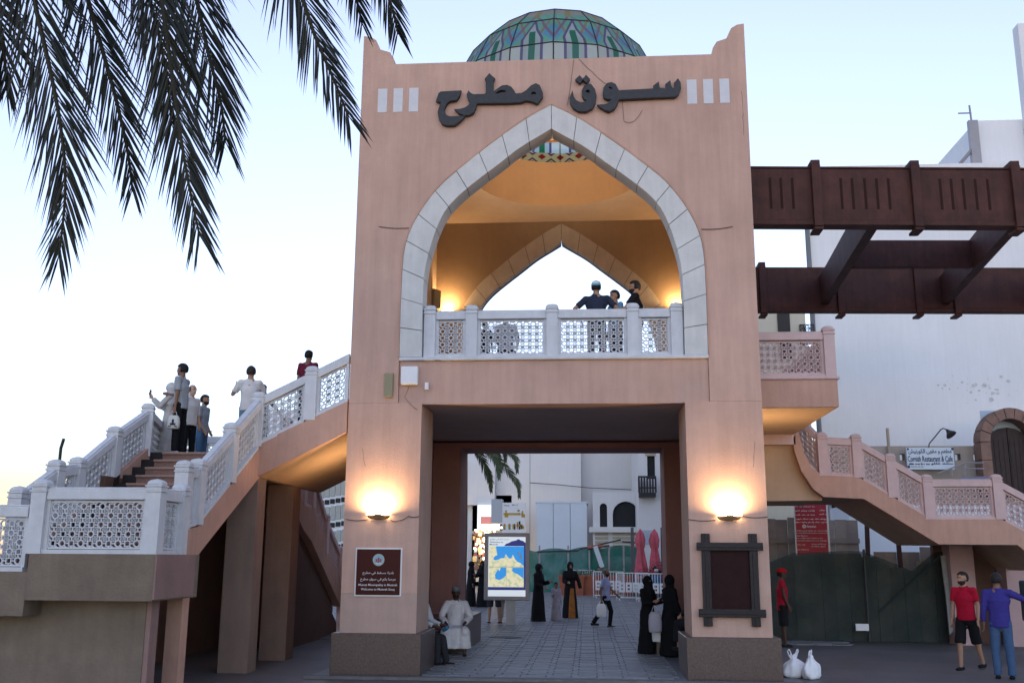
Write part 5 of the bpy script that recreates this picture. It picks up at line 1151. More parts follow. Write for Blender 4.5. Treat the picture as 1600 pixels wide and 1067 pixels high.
def person(loc, face, h=1.72, skin='tan', label='', top=None, sleeve=.5, bottom=None, blen=1.0, robe=None, hair=(.012, .010, .010), cap=None, scarf=None, niqab=False, shoes=(.02, .02, .02), beard=False,
           armL=((.12, .05, -1), (.05, .15, -1)), armR=((-.12, .05, -1), (-.05, .15, -1)), legL=((.04, .0, -1), (0, 0, -1)), legR=((-.04, .0, -1), (0, 0, -1)), head=(0, 0), lean=(0, 0), vox=.012, hem=None, group=None, wide=1.0, bald=False, sole=True, zfix=None):
    """local frame: +Y forward, +X the person's left; face = world heading (dx,dy)"""
    s = h/1.75; rz = math.atan2(face[1], face[0])-math.pi/2
    t = empty('person', loc, rz, label, 'person', group)
    MIR = -1     # +X must be the person's left when facing +Y -> left is -X in a right handed frame
    V = lambda x, y, z: Vector((x*MIR*s, y*s, z*s))
    def D(v): return nrm((v[0]*MIR, v[1], v[2]))
    hip = {1: V(.092, 0, .0), -1: V(-.092, 0, .0)}
    knee, ank, toe = {}, {}, {}
    for sd, lg in ((1, legL), (-1, legR)):
        knee[sd] = hip[sd]+D(lg[0])*.43*s; ank[sd] = knee[sd]+D(lg[1])*.41*s
    low = min(ank[1].z, ank[-1].z)-.075*s
    base = (-low) if zfix is None else zfix
    O = Vector((0, 0, base))
    for dct in (hip, knee, ank):
        for k in dct: dct[k] = dct[k]+O
    spine = nrm((lean[0]*MIR, lean[1], 1)); pel = O+V(0, 0, .03)
    chest = pel+spine*.36*s; neck = pel+spine*.54*s
    sh = {1: neck+V(.175*wide, 0, -.055), -1: neck+V(-.175*wide, 0, -.055)}
    hd = neck+spine*.04*s+V(0, .022, .118)
    HR = Matrix.Rotation(R_(head[0]), 3, 'Z') @ Matrix.Rotation(R_(-head[1]), 3, 'X')
    elb, wri, hdir = {}, {}, {}
    for sd, ar in ((1, armL), (-1, armR)):
        elb[sd] = sh[sd]+D(ar[0])*.285*s; wri[sd] = elb[sd]+D(ar[1])*.25*s; hdir[sd] = D(ar[2]) if len(ar) > 2 else D(ar[1])
    b = MB()
    # torso
    seg_(b, pel-spine*.03*s, pel+spine*.14*s, .155*s, .135*s, 14, (1.02, .74)); seg_(b, pel+spine*.12*s, chest, .135*s, .158*s, 14, (1.0, .70)); seg_(b, chest, neck-spine*.05*s, .158*s, .11*s, 14, (1.05*wide, .64))
    seg_(b, neck-spine*.05*s, hd-V(0, 0.01, .05), .064*s, .057*s, 10); seg_(b, sh[1], sh[-1], .052*s, .052*s)
    # head: cranium, jaw, nose, ears
    HS = 1.07
    def H(x, y, z): return hd+HR @ (V(x, y, z)*HS)
    b.ell(H(0, -.008, .025), (.079*s, .10*s, .101*s), 16, 10, HR); b.ell(H(0, .022, -.045), (.060*s, .07*s, .07*s), 14, 8, HR); b.ell(H(0, .093, -.012), (.013*s, .018*s, .024*s), 8, 6, HR); b.ell(H(0, .07, -.085), (.026*s, .02*s, .02*s), 8, 6, HR)
    for sd in (1, -1): b.ell(H(sd*.077, -.005, -.005), (.012*s, .022*s, .032*s), 8, 6, HR)
    for sd in (1, -1):
        seg_(b, sh[sd], elb[sd], .052*s, .040*s); seg_(b, elb[sd], wri[sd], .040*s, .027*s)
        # hand
        hv = hdir[sd]; sdv = (V(1, 0, 0)-hv*V(1, 0, 0).dot(hv)); sdv = sdv.normalized() if sdv.length > .02 else Vector((0, 1, 0)); fwd = hv.cross(sdv).normalized()
        if fwd.y < 0: fwd = -fwd
        palm = wri[sd]+hv*.045*s
        seg_(b, wri[sd]+hv*.005*s, palm+hv*.04*s, .030*s, .036*s, 8, (.55, 1.1), side=sdv)
        for f, (o_, ln) in enumerate(((-.026, .062), (-.009, .075), (.009, .07), (.026, .055))):
            k0 = palm+hv*.045*s+fwd*o_*s; k1 = k0+(hv*.8-sdv*sd*MIR*.25).normalized()*ln*.55*s; k2 = k1+(hv*.6-sdv*sd*MIR*.7).normalized()*ln*.5*s
            r = max(.0085*s, vox*.62); seg_(b, k0, k1, r, r, 6); seg_(b, k1, k2, r, r*.9, 6)
        k0 = wri[sd]+hv*.025*s+fwd*.03*s; k1 = k0+(hv*.6+fwd*.8).normalized()*.04*s; seg_(b, k0, k1, max(.0105*s, vox*.65), max(.009*s, vox*.6), 6); seg_(b, k1, k1+(hv*.9+fwd*.25).normalized()*.03*s, max(.009*s, vox*.6), max(.008*s, vox*.55), 6)
        # leg, foot
        seg_(b, hip[sd], knee[sd], .082*s, .056*s, 12); seg_(b, knee[sd], ank[sd], .056*s, .037*s, 10)
        ft = ank[sd]+Vector((0, 0, -.045*s)); seg_(b, ft-V(0, .05, .0), ft+V(0, .13, -.012), .034*s, .027*s, 8, (1.15, .8))
    sm = mat('skin_'+skin, SKINS[skin], .55, .06, 20, spec=.35)
    o = b.build('body', sm, t, True); REM.append((o, vox))
    # eyes, brows, mouth
    b = MB()
    for sd in (1, -1): b.ell(H(sd*.031, .082, .012), (.011*s, .006*s, .006*s), 6, 4, HR); b.ell(H(sd*.031, .085, .032), (.018*s, .006*s, .005*s), 6, 4, HR)
    b.ell(H(0, .086, -.052), (.02*s, .006*s, .005*s), 6, 4, HR); b.build('facial_features', mat('dark_features', (.03, .015, .012), .6), t, True)
    if hair is not None and scarf is None:
        b = MB(); b.ell((0, 0, 0), (.089*s, .112*s, .113*s), 20, 16); keep = []
        for f in b.f:
            c = sum((Vector(b.v[i]) for i in f), Vector())/len(f)/s
            ok = (c.z > .045 and c.y < .085) or (c.y < -.01 and c.z > -.055) or (c.z > .075)
            if bald: ok = c.y < .02 and -.05 < c.z < .045
            if ok: keep.append(f)
        b.f = keep; b.m = [0]*len(keep); b.v = [tuple(H(0, -.008, .02)+HR @ (Vector(p)*(1+.05*mnoise.noise(Vector(p)*38+Vector(loc))))) for p in b.v]
        o = b.build('hair', mat('hair_%d' % int(hair[0]*1000), hair, .7, .3, 60), t, True); m = o.modifiers.new('s', 'SOLIDIFY'); m.thickness = .012; m.offset = 0
    if beard:
        b = MB(); b.ell(H(0, .022, -.052), (.065*s, .077*s, .069*s), 16, 12, HR); keep = []
        for f in b.f:
            c = HR.transposed() @ (sum((Vector(b.v[i]) for i in f), Vector())/len(f)-hd); c /= s
            if c.z < -.035 and c.y > .0 and not (abs(c.x) < .02 and -.06 < c.z and c.y > .08): keep.append(f)
        b.f = keep; b.m = [0]*len(keep); b.build('beard', mat('beard', (.02, .016, .015), .85), t, True)
    cloth = lambda c: mat('cloth_%02x%02x%02x' % tuple(int(255*min(1, x)) for x in c), c, .85, .10, 9, .25, 35, .15)
    g = .014*s
    if top is not None:
        b = MB(); hz = hem if hem is not None else -.02
        seg_(b, pel+spine*hz*s, pel+spine*.15*s, .162*s+g, .148*s+g, 16, (1.02, .78), True); seg_(b, pel+spine*.149*s, chest, .148*s+g, .166*s+g, 16, (1.02, .74), True)
        seg_(b, chest-spine*.004*s, neck-spine*.035*s, .166*s+g, .10*s, 16, (1.06*wide, .70)); seg_(b, neck-spine*.05*s, neck+spine*.01*s, .076*s, .068*s, 12, flat=True); seg_(b, sh[1], sh[-1], .064*s, .064*s)
        for sd in (1, -1):
            seg_(b, sh[sd]+V(-sd*.03, 0, .0), sh[sd]+(elb[sd]-sh[sd])*.25, .066*s, .066*s); b.ell(sh[sd], (.068*s,)*3, 12, 8)
            if sleeve <= .55: seg_(b, sh[sd], sh[sd].lerp(elb[sd], sleeve*1.55), .066*s, .064*s, 12, flat=True)
            else:
                seg_(b, sh[sd], elb[sd], .065*s, .053*s); seg_(b, elb[sd], elb[sd].lerp(wri[sd], (sleeve-.5)*1.9), .053*s, .043*s, 12, flat=True); b.ell(elb[sd], (.053*s,)*3, 10, 8)
        o = b.build('shirt', cloth(top), t, True); REM.append((o, vox*1.1))
    if bottom is not None:
        b = MB(); seg_(b, pel-spine*.07*s, pel+spine*.08*s, .158*s, .156*s, 16, (1.02, .78), True); b.ell(pel-spine*.075*s, (.145*s, .112*s, .085*s), 16, 10)
        for sd in (1, -1):
            if blen > .6:
                seg_(b, hip[sd]+V(0, 0, .02), knee[sd], .096*s, .074*s, 12); e_ = knee[sd].lerp(ank[sd], min(1.06, (blen-.5)*2.1)); seg_(b, knee[sd], e_, .074*s, .064*s, 12, flat=True); b.ell(knee[sd], (.074*s,)*3, 10, 8)
            else: seg_(b, hip[sd]+V(0, 0, .02), hip[sd].lerp(knee[sd], blen*2), .10*s, .098*s, 14, flat=True)
        o = b.build('trousers' if blen > .6 else 'shorts', cloth(bottom), t, True); REM.append((o, vox*1.1))
    if robe is not None:
        b = MB(); zf = .03*s; fc = (knee[1]+knee[-1])/2
        if abs(legL[0][2]) > .5:      # standing
            seg_(b, Vector((pel.x, pel.y, zf)), pel+V(0, 0, .05), .27*s, .178*s, 20, (1.0, .86), True)
            for k in range(9):
                a = 2*math.pi*k/9+.3; seg_(b, Vector((pel.x+.235*s*math.cos(a), pel.y+.2*s*math.sin(a), zf)), pel+V(.12*math.cos(a), .09*math.sin(a), .0), .045*s, .03*s, 8, flat=True)
        else:                         # seated: lap and a fall of cloth over the shins
            for sd in (1, -1):
                seg_(b, hip[sd], knee[sd]+nrm(knee[sd]-hip[sd])*.04*s, .115*s, .10*s, 14)
                seg_(b, knee[sd]+V(0, .02, .02), knee[sd].lerp(ank[sd], .80)+V(0, .0, 0), .105*s, .12*s, 14, (1.1, .8), True)
            seg_(b, (hip[1]+hip[-1])/2, fc, .13*s, .11*s, 14, (1.4, .8)); seg_(b, fc+V(0, .03, .0), (ank[1].lerp(knee[1], .2)+ank[-1].lerp(knee[-1], .2))/2, .11*s, .12*s, 14, (1.5, .6), True)
        seg_(b, pel, pel+spine*.16*s, .178*s, .165*s, 18, (1.0, .82)); seg_(b, pel+spine*.15*s, chest, .165*s, .178*s, 18, (1.0, .76)); seg_(b, chest, neck-spine*.035*s, .178*s, .10*s, 16, (1.06, .72)); seg_(b, sh[1], sh[-1], .068*s, .068*s)
        for sd in (1, -1):
            seg_(b, sh[sd], elb[sd], .07*s, .066*s); seg_(b, elb[sd], elb[sd].lerp(wri[sd], .93), .064*s, .062*s, 12, flat=True); b.ell(elb[sd], (.065*s,)*3, 10, 8)
        o = b.build('robe', cloth(robe), t, True); REM.append((o, vox*1.15))
    if scarf is not None:
        b = MB(); b.ell((0, 0, 0), (.104*s, .124*s, .134*s), 22, 18); keep = []
        for f in b.f:
            c = sum((Vector(b.v[i]) for i in f), Vector())/len(f)/s
            hole = c.y > .03 and (abs(c.x) < .052 and -.085 < c.z < .052) if not niqab else (c.y > .03 and abs(c.x) < .058 and .0 < c.z < .026)
            if not hole: keep.append(f)
        b.f = keep; b.m = [0]*len(keep); b.v = [tuple(H(0, -.002, .008)+HR @ Vector(p)) for p in b.v]
        n0 = 20; rg_ = []
        for z_, rx, ry, yo in ((-.07, .085, .095, .0), (-.13, .098, .10, .0), (-.20, .155, .115, -.01), (-.27, .20, .135, -.01), (-.36, .205, .15, 0), (-.40, .20, .148, 0)):
            c = hd+V(0, yo, z_); rg_.append([c+V(rx*math.cos(2*math.pi*j/n0)*(1+.03*math.sin(5*j)), ry*math.sin(2*math.pi*j/n0), 0) for j in range(n0)])
        b.loft(rg_, False)
        if niqab: 
            rg_ = [[H(.07*math.sin(a)*k, .05+.062*math.cos(a)*k, z_) for a in np.linspace(-1.3, 1.3, 9)] for z_, k in ((-.0, 1.0), (-.06, 1.02), (-.14, 1.1), (-.24, 1.35), (-.30, 1.5))]
            n9 = 9; b.add([p for r in rg_ for p in r], [(i*n9+j, i*n9+j+1, (i+1)*n9+j+1, (i+1)*n9+j) for i in range(4) for j in range(8)])
        o = b.build('head_scarf', cloth(scarf), t, True); m = o.modifiers.new('s', 'SOLIDIFY'); m.thickness = .008
    if cap is not None:
        kind, cc, c2 = cap; b = MB()
        if kind == 'kuma': b.loft([[H(.084*k*math.cos(a), -.008+.102*k*math.sin(a), z_) for a in [2*math.pi*j/20 for j in range(20)]] for z_, k in ((.03, 1.02), (.10, 1.0), (.128, .93), (.132, .5))])
        else:
            b.loft([[H(.086*k*math.cos(a), -.008+.108*k*math.sin(a), z_) for a in [2*math.pi*j/20 for j in range(20)]] for z_, k in ((.035, 1.03), (.08, 1.0), (.115, .8), (.135, .4), (.138, .1))])
            b.prism([H(.07*math.sin(a), .06+.12*math.cos(a)*(.95 if abs(a) < 1 else .6), .042-.012*math.cos(a)) for a in np.linspace(-1.35, 1.35, 9)], HR @ V(0, 0, .008))
        b.build('cap', cloth(cc), t, True)
        if c2 is not None: 
            b = MB(); b.loft([[H(.0885*math.cos(a), -.008+.111*math.sin(a), z_) for a in [2*math.pi*j/20 for j in range(20)]] for z_ in (.034, .062)], False); b.build('cap_band', cloth(c2), t, True)
    if shoes is not None:
        for sd in (1, -1):
            b = MB(); ft = ank[sd]+Vector((0, 0, -.045*s)); seg_(b, ft-V(0, .055, .0), ft+V(0, .145, -.012), .040*s, .034*s, 10, (1.15, .85)); o = b.build('shoe', cloth(shoes), t, True)
            if sole: 
                b = MB(); b.loft([[ft+V(.046*math.cos(a), .045+.125*math.sin(a), z_) for a in [2*math.pi*j/14 for j in range(14)]] for z_ in (-.046, -.030)]); b.build('sole', mat('shoe_sole', (.25, .25, .25), .7) if shoes[0] > .1 else mat('dark_sole', (.015, .015, .015), .7), o)
    M_ = Matrix.Translation(Vector(loc)) @ Matrix.Rotation(rz, 4, 'Z')
    return t, {k: M_ @ (wri[k]+hdir[k]*.07*s) for k in (1, -1)}
def phone(p, d=(0, 1, 0), label='', up=(0, 0, 1), w_=.075, h_=.15):
    b = MB(); b.box(-w_/2, w_/2, -.005, .005, -h_/2, h_/2); o = b.build('phone', mat('black_phone', (.012, .012, .014), .25)); o.location = p; o.rotation_euler = (0, 0, math.atan2(d[1], d[0])+math.pi/2); bevel(o, .006); return tag(o, label, 'phone')
def held_bag(p, lab, col, w_=.26, h_=.3, dp=.1, drop=.13, cat='bag', seed=0):
    rg_ = random.Random(seed); t = empty('carrier_bag', (p[0], p[1], p[2]-drop-h_), 0, lab, cat, None)
    b = MB(); rings = []
    for z_, k in ((0, .86), (.03, 1.0), (h_*.5, 1.03), (h_*.85, .9), (h_, .62)):
        rings.append([(w_/2*k*(abs(math.cos(a))**.6*math.copysign(1, math.cos(a)))*(1+.04*math.sin(5*a+seed)), dp/2*k*(abs(math.sin(a))**.7*math.copysign(1, math.sin(a))), z_) for a in [2*math.pi*j/20 for j in range(20)]])
    b.loft(rings); b.build('bag_body', col, t, True)
    for sd in (-1, 1):
        b = MB(); b.tube([(sd*w_*.25, 0, h_-.01), (sd*w_*.16, 0, h_+drop*.6), (0, 0, h_+drop)], .008, 6); b.build('handle', col, t, True)
    return t
BLK = (.010, .010, .012); 
hang = lambda o=.1: (((o, .02, -1), (o*.4, .16, -1)))
AL = ((.14, .0, -1), (.06, .14, -1)); AR = ((-.14, .0, -1), (-.06, .14, -1))
LZ = 3.75
def P3(px, py, Y, z): q = at(px, py, Y); return (q.x, Y, z)
# --- on the stair landing
_, hm = person(P3(277, 700, 18.0, LZ), (-1, .1), 1.70, 'brown', 'tall man in grey shirt and black trousers at the stair top, carrying a white bag', (.30, .32, .34), .5, BLK, armL=((.10, -.10, -1), (.03, .10, -1)), armR=((-.12, .35, -.8), (.1, 1, .15)), shoes=(.4, .42, .45), hem=-.07)
bt = held_bag(hm[1], 'white printed carrier bag in the hand of the tall man at the stair top', mat('white_bag_paper', (.55, .55, .50), .7), .22, .25, .12, .10, seed=1); bt.rotation_euler = (0, 0, R_(12))
b = MB(); b.box(-.05, .05, -.063, -.0605, .06, .10); b.box(-.02, .02, -.063, -.0605, .10, .17); b.box(-.08, -.03, -.063, -.0605, .03, .05); b.box(.03, .08, -.063, -.0605, .03, .05); b.build('bag_print', INK, bt)
_, hm = person(P3(262, 700, 19.4, LZ), (-1, -.1), 1.58, 'light', 'woman in cream robe and white headscarf holding up a phone on the stair landing', robe=(.44, .42, .40), scarf=(.52, .51, .50), armL=((.2, .5, -.7), (.0, .8, .75), (0, .5, .9)), armR=((-.1, .4, -.9), (.1, .9, .5)), shoes=(.3, .28, .26))
phone(hm[1]+Vector((-.02, 0, .05)), (-1, 0), 'phone held up by the woman in the cream robe')
person(P3(293, 700, 20.2, LZ), (.9, -.45), 1.68, 'light', 'bald man in white shirt and black trousers behind the tall man', (.58, .56, .54), .6, BLK, hair=(.05, .04, .035), bald=True, armL=AL, armR=AR, hem=-.08)
person(P3(314, 700, 21.4, LZ), (1, -.12), 1.66, 'tan', 'bearded man in grey T-shirt and blue jeans on the stair landing', (.24, .27, .30), .5, (.07, .15, .25), beard=True, armL=((.1, -.1, -1), (-.2, .5, -.8)), armR=((-.12, .0, -1), (.2, .45, -.8)), hem=-.08)
_, hm = person(P3(388, 650, 18.3, LZ), (-.25, 1), 1.70, 'tan', 'man in white T-shirt and jeans taking a photo with raised phone, seen from behind', (.62, .60, .58), .5, (.13, .22, .30), armL=((.55, .35, -.75), (-.1, .75, .75), (-.2, .5, .8)), armR=((-.35, .5, -.6), (.5, .7, .55), (.4, .6, .6)), hem=-.07, hair=(.03, .02, .015))
phone((hm[1]+hm[-1])/2+Vector((0, .03, .04)), (-.25, 1), 'phone held sideways by the man in the white T-shirt', w_=.16, h_=.08)
person(P3(408, 650, 18.9, LZ), (.2, 1), 1.45, 'tan', 'dark haired child in blue shirt half hidden behind the man in white T-shirt', (.10, .14, .22), .5, (.05, .06, .1), armL=((.5, .2, -.7), (.3, .5, -.6)), armR=((-.5, .2, -.7), (-.3, .5, -.6)))
person(P3(478, 640, 18.4, 4.27), (.15, 1), 1.50, 'brown', 'curly haired person in maroon shirt behind the upper stair balustrade', (.13, .015, .03), .5, (.02, .03, .05), armL=AL, armR=AR, hair=(.008, .007, .007))
# --- in the upper chamber
FZ = 5.25
person(P3(932, 500, 18.1, FZ), (.1, 1), 1.72, 'tan', 'man in navy T-shirt and white and blue cap seen from behind at the upper balustrade', (.028, .035, .060), .5, (.06, .06, .07), cap=('cap', (.62, .64, .68), (.08, .40, .58)), armL=((.75, -.1, -.65), (-.45, .1, -.9)), armR=((-.7, -.05, -.7), (-.1, .5, -.8)), wide=1.12)
person(P3(962, 500, 18.45, FZ), (-.8, -.5), 1.64, 'tan', 'boy in light blue shirt between the two men at the upper balustrade', (.16, .34, .52), .5, (.03, .04, .06), armL=AL, armR=AR)
person(P3(994, 500, 18.2, FZ), (-1, .15), 1.75, 'tan', 'bearded man in black T-shirt standing at the right of the upper balustrade', (.014, .014, .017), .45, (.02, .02, .025), beard=True, armL=((.1, .55, -.75), (.1, .95, -.25)), armR=((-.1, .4, -.8), (.1, .9, -.2)), wide=1.05)
person(P3(790, 540, 18.5, FZ), (.1, 1), 1.60, 'tan', 'person in grey seated behind the lattice of the upper balustrade', (.22, .22, .24), .6, (.03, .03, .035), legL=((.15, 1, -.15), (0, .1, -1)), legR=((-.15, 1, -.15), (0, .1, -1)), armL=((.2, .4, -.8), (-.2, .9, -.3)), armR=((-.2, .4, -.8), (.2, .9, -.3)))
person(P3(757, 540, 18.8, FZ), (.3, 1), 1.15, 'brown', 'small child in black behind the left lattice of the upper balustrade', BLK, .5, BLK, armL=AL, armR=AR)
# --- in the passage
SIT = ((.10, 1, -.10), (.02, .10, -1)); SIT2 = ((-.10, 1, -.10), (-.02, .10, -1))
_, hm = person((-3.13, 18.95, 0), (.95, -.30), 1.72, 'dark', 'man in white shirt and dark trousers seated on the ledge behind the left pillar', (.50, .50, .52), .95, (.030, .030, .034), legL=((.0, 1, -.12), (.0, .22, -1)), legR=((-.12, 1, -.1), (.0, .05, -1)), armL=((.1, .35, -.9), (-.15, .9, -.25)), armR=((-.1, .4, -.85), (.1, .9, -.3)), hair=(.01, .009, .009), shoes=(.02, .018, .016), lean=(0, .06))
b = MB(); b.lathe([(.0, 0), (.032, .004), (.034, .13), (.03, .16), (.013, .185), (.013, .21), (.0, .212)], seg=12); o = b.build('bottle', mat('blue_bottle', (.05, .25, .45), .2)); o.location = (hm[1]+hm[-1])/2+Vector((.04, -.02, -.06)); o.rotation_euler = (R_(70), 0, R_(40)); tag(o, 'small blue water bottle in the hands of the seated man', 'bottle')
person((-2.72, 20.86, 0), (.12, -1), 1.74, 'dark', 'bearded man in pale robe and grey cap seated on the granite ledge', robe=(.66, .64, .64), cap=('kuma', (.16, .17, .18), None), beard=True, hair=None, legL=((.22, 1, -.02), (.02, .12, -1)), legR=((-.22, 1, -.02), (-.02, .12, -1)), armL=((.35, .15, -.9), (-.35, .75, -.35)), armR=((-.35, .15, -.9), (.35, .75, -.35)), wide=1.1, shoes=(.02, .018, .016))
p = G(1013, 1022); _, hm = person((p.x, p.y, 0), (.75, -.65), 1.55, 'tan', 'woman in black abaya and face veil looking at a phone inside the passage', robe=BLK, scarf=BLK, niqab=True, armR=((-.2, .3, -.85), (.25, .9, .15)), armL=((.1, .3, -.9), (-.1, .95, .25), (-.1, .8, .5)))
phone(hm[1]+Vector((.02, -.02, .06)), (-.6, .6), 'dark phone in the hand of the veiled woman')
p = G(1048, 1026); _, hm = person((p.x, p.y, 0), (.85, .5), 1.58, 'tan', 'woman in black abaya with plastic bag beside the right passage pillar', robe=BLK, scarf=BLK, armL=((.15, .25, -.95), (.0, .5, -.8)), armR=((-.15, .1, -1), (-.1, .3, -.95)))
held_bag(Vector((p.x-.30, p.y-.1, 1.0)), 'pale translucent shopping bag between the two black clad women', mat('pale_bag', (.42, .40, .46), .5), .26, .40, .12, .12, seed=3)
held_bag(Vector((p.x-.24, p.y+.1, .72)), 'white plastic bag hanging low between the two black clad women', PAPER, .22, .34, .12, .1, seed=4)
person((1.98, 18.75, 0), (-.6, .75), 1.62, 'tan', 'black clad figure seated on the right plinth, turned away', robe=(.012, .012, .016), scarf=BLK, legL=SIT, legR=SIT2, armL=((.2, .3, -.9), (-.2, .8, -.4)), armR=((-.2, .3, -.9), (.2, .8, -.4)), zfix=.80)
# --- in the street
def gp(px, py): return G(px, py)
person(gp(841, 971), (.9, -.45), 1.66, 'tan', 'woman in black abaya just right of the map display, holding a small bag', robe=BLK, scarf=BLK, armL=((.1, .3, -.9), (-.2, .9, .2)), armR=((-.1, .2, -.95), (.1, .8, -.3)), vox=.015)
person(gp(869, 970), (.1, -1), 1.12, 'brown', 'child in pale lilac dress walking between the two women in black', robe=(.34, .31, .36), armL=AL, armR=((-.1, .3, -.9), (.2, .9, .1)), vox=.015)
p = gp(891, 966); tw, _ = person(p, (.25, -1), 1.70, 'tan', 'woman in open black abaya over an orange brown skirt walking towards the gate', robe=BLK, scarf=BLK, armL=((.35, .1, -.9), (.25, .1, -1)), armR=((-.15, .3, -.9), (.25, .7, -.1)), vox=.015)
b = MB(); rings = [[(p.x+.06+.09*k*math.cos(a), p.y-.19*k2+.05*math.sin(a), p.z+z_) for a in [2*math.pi*j/12 for j in range(12)]] for z_, k, k2 in ((.03, 1.25, 1.25), (.5, 1.0, 1.08), (.92, .6, .8))]; b.loft(rings); o = b.build('skirt_panel', mat('orange_brown_skirt', (.30, .11, .02), .8, .3, 9)); o.parent = tw; o.matrix_parent_inverse = (Matrix.Translation(tw.location) @ Matrix.Rotation(tw.rotation_euler.z, 4, 'Z')).inverted(); o['label'] = 'orange brown skirt front'
_, hm = person(gp(947, 980), (1, -.25), 1.60, 'brown', 'bearded man in light blue shirt walking right with a white bag in the street', (.30, .33, .52), .5, BLK, bald=True, hair=(.1, .09, .09), beard=True, legL=((0, .35, -1), (0, -.12, -1)), legR=((0, -.30, -1), (0, -.75, -1)), armL=((.1, .35, -.9), (0, .75, -.7)), armR=((-.12, -.35, -.95), (0, .05, -1)), hem=-.12, vox=.014, wide=1.08)
held_bag(hm[-1], 'white plastic bag in the hand of the walking man in the street', PAPER, .26, .36, .12, .10, seed=5)
person(gp(772, 974), (.1, 1), 1.70, 'tan', 'man in dark shorts standing behind the map display, only his legs showing', (.2, .2, .22), .5, (.03, .035, .05), .5, legL=((.10, 0, -1), (.05, 0, -1)), legR=((-.10, 0, -1), (-.05, 0, -1)), armL=AL, armR=AR, vox=.015)
person(gp(791, 974), (-.2, 1), 1.62, 'tan', 'person in sand coloured trousers hidden behind the map display', (.35, .33, .3), .5, (.30, .25, .21), .85, legL=((.12, 0, -1), (.06, 0, -1)), legR=((-.12, 0, -1), (-.06, 0, -1)), armL=AL, armR=AR, vox=.015, shoes=(.08, .04, .03))
person(gp(754, 949), (-.4, -1), 1.64, 'brown', 'woman in black abaya left of the map display further down the street', robe=BLK, scarf=BLK, armL=AL, armR=((-.1, .4, -.8), (.2, .9, .2)), vox=.017)
person(gp(735, 948), (1, .3), 1.62, 'brown', 'black clad woman half hidden by the rear left pillar in the street', robe=BLK, scarf=BLK, armL=AL, armR=AR, vox=.017)
for px, py, c, c2, lab in ((743, 906, (.55, .55, .56), (.5, .42, .05), 'far figure in white shirt and yellow trousers by the lit shop'), (737, 909, (.55, .56, .6), (.1, .1, .12), 'far figure in white at the left end of the street'), (749, 908, (.08, .08, .10), (.05, .05, .06), 'far figure in dark clothes by the lit shop')):
    person(gp(px, py), (.1, -1), 1.68, 'brown', lab, c, .9, c2, armL=AL, armR=AR, vox=.022)
p = gp(937, 930); person((p.x, p.y+1.6, p.z), (-.1, -1), 1.62, 'tan', 'man in pale blue shirt seated behind the barriers with hands at his face', (.36, .42, .52), .9, (.05, .05, .06), legL=SIT, legR=SIT2, armL=((.2, .5, -.6), (-.4, .3, .85)), armR=((-.2, .5, -.6), (.4, .3, .85)), vox=.018)
p = gp(1031, 938); person((p.x, p.y+1.8, p.z), (.2, -1), 1.60, 'brown', 'man in blue with white cap seated behind the rightmost barrier', (.05, .12, .22), .9, (.05, .05, .06), legL=SIT, legR=SIT2, cap=('kuma', (.6, .6, .6), None), hair=None, armL=AL, armR=AR, vox=.018)
# --- right foreground
p = G(1226, 1010); person((p.x, p.y, 0), (1, -.05), 1.70, 'dark', 'man in red cap and red vest standing beside the netting at the right pillar', (.38, .012, .03), .12, (.012, .012, .014), .52, cap=('cap', (.40, .01, .015), None), armL=((.1, .12, -1), (-.1, .5, -.85)), armR=((-.1, .05, -1), (.05, .35, -.9)), hem=-.12)
person((lambda q: (q.x, q.y, 0))(G(1517, 1046)), (-.75, -.8), 1.72, 'tan', 'bearded man in red T-shirt and black shorts walking at the right', (.40, .008, .03), .45, (.010, .010, .012), .52, beard=True, head=(-22, 0), legL=((.03, -.28, -1), (0, -.5, -1)), legR=((-.02, .30, -1), (0, .10, -1)), armL=((.18, -.05, -1), (.08, .35, -.9)), armR=((-.15, .1, -1), (.0, .3, -.95)), hem=-.05, shoes=(.015, .013, .013))
person((lambda q: (q.x, q.y, 0))(G(1571, 1060)), (.35, 1), 1.70, 'brown', 'balding man in blue shirt and jeans seen from behind at the right edge', (.045, .035, .20), .95, (.055, .10, .19), bald=False, hair=(.02, .017, .016), armL=((.2, -.05, -1), (.05, .2, -1)), armR=((-.85, .15, -.42), (-.95, .25, -.12)), hem=-.10, wide=1.08, shoes=(.012, .012, .014))
b = MB(); c = at(1602, 930, 18.0); b.loft([[(c.x+.05*k, c.y+.12*j, c.z+z_) for k, j in ((-1, -1), (1, -1), (1, 1), (-1, 1))] for z_ in (-.42, .25)]); o = b.build('shoulder_bag', mat('dark_teal_bag', (.03, .05, .06), .7)); bevel(o, .03); tag(o, 'dark bag at the right edge beside the man in the blue shirt', 'bag')

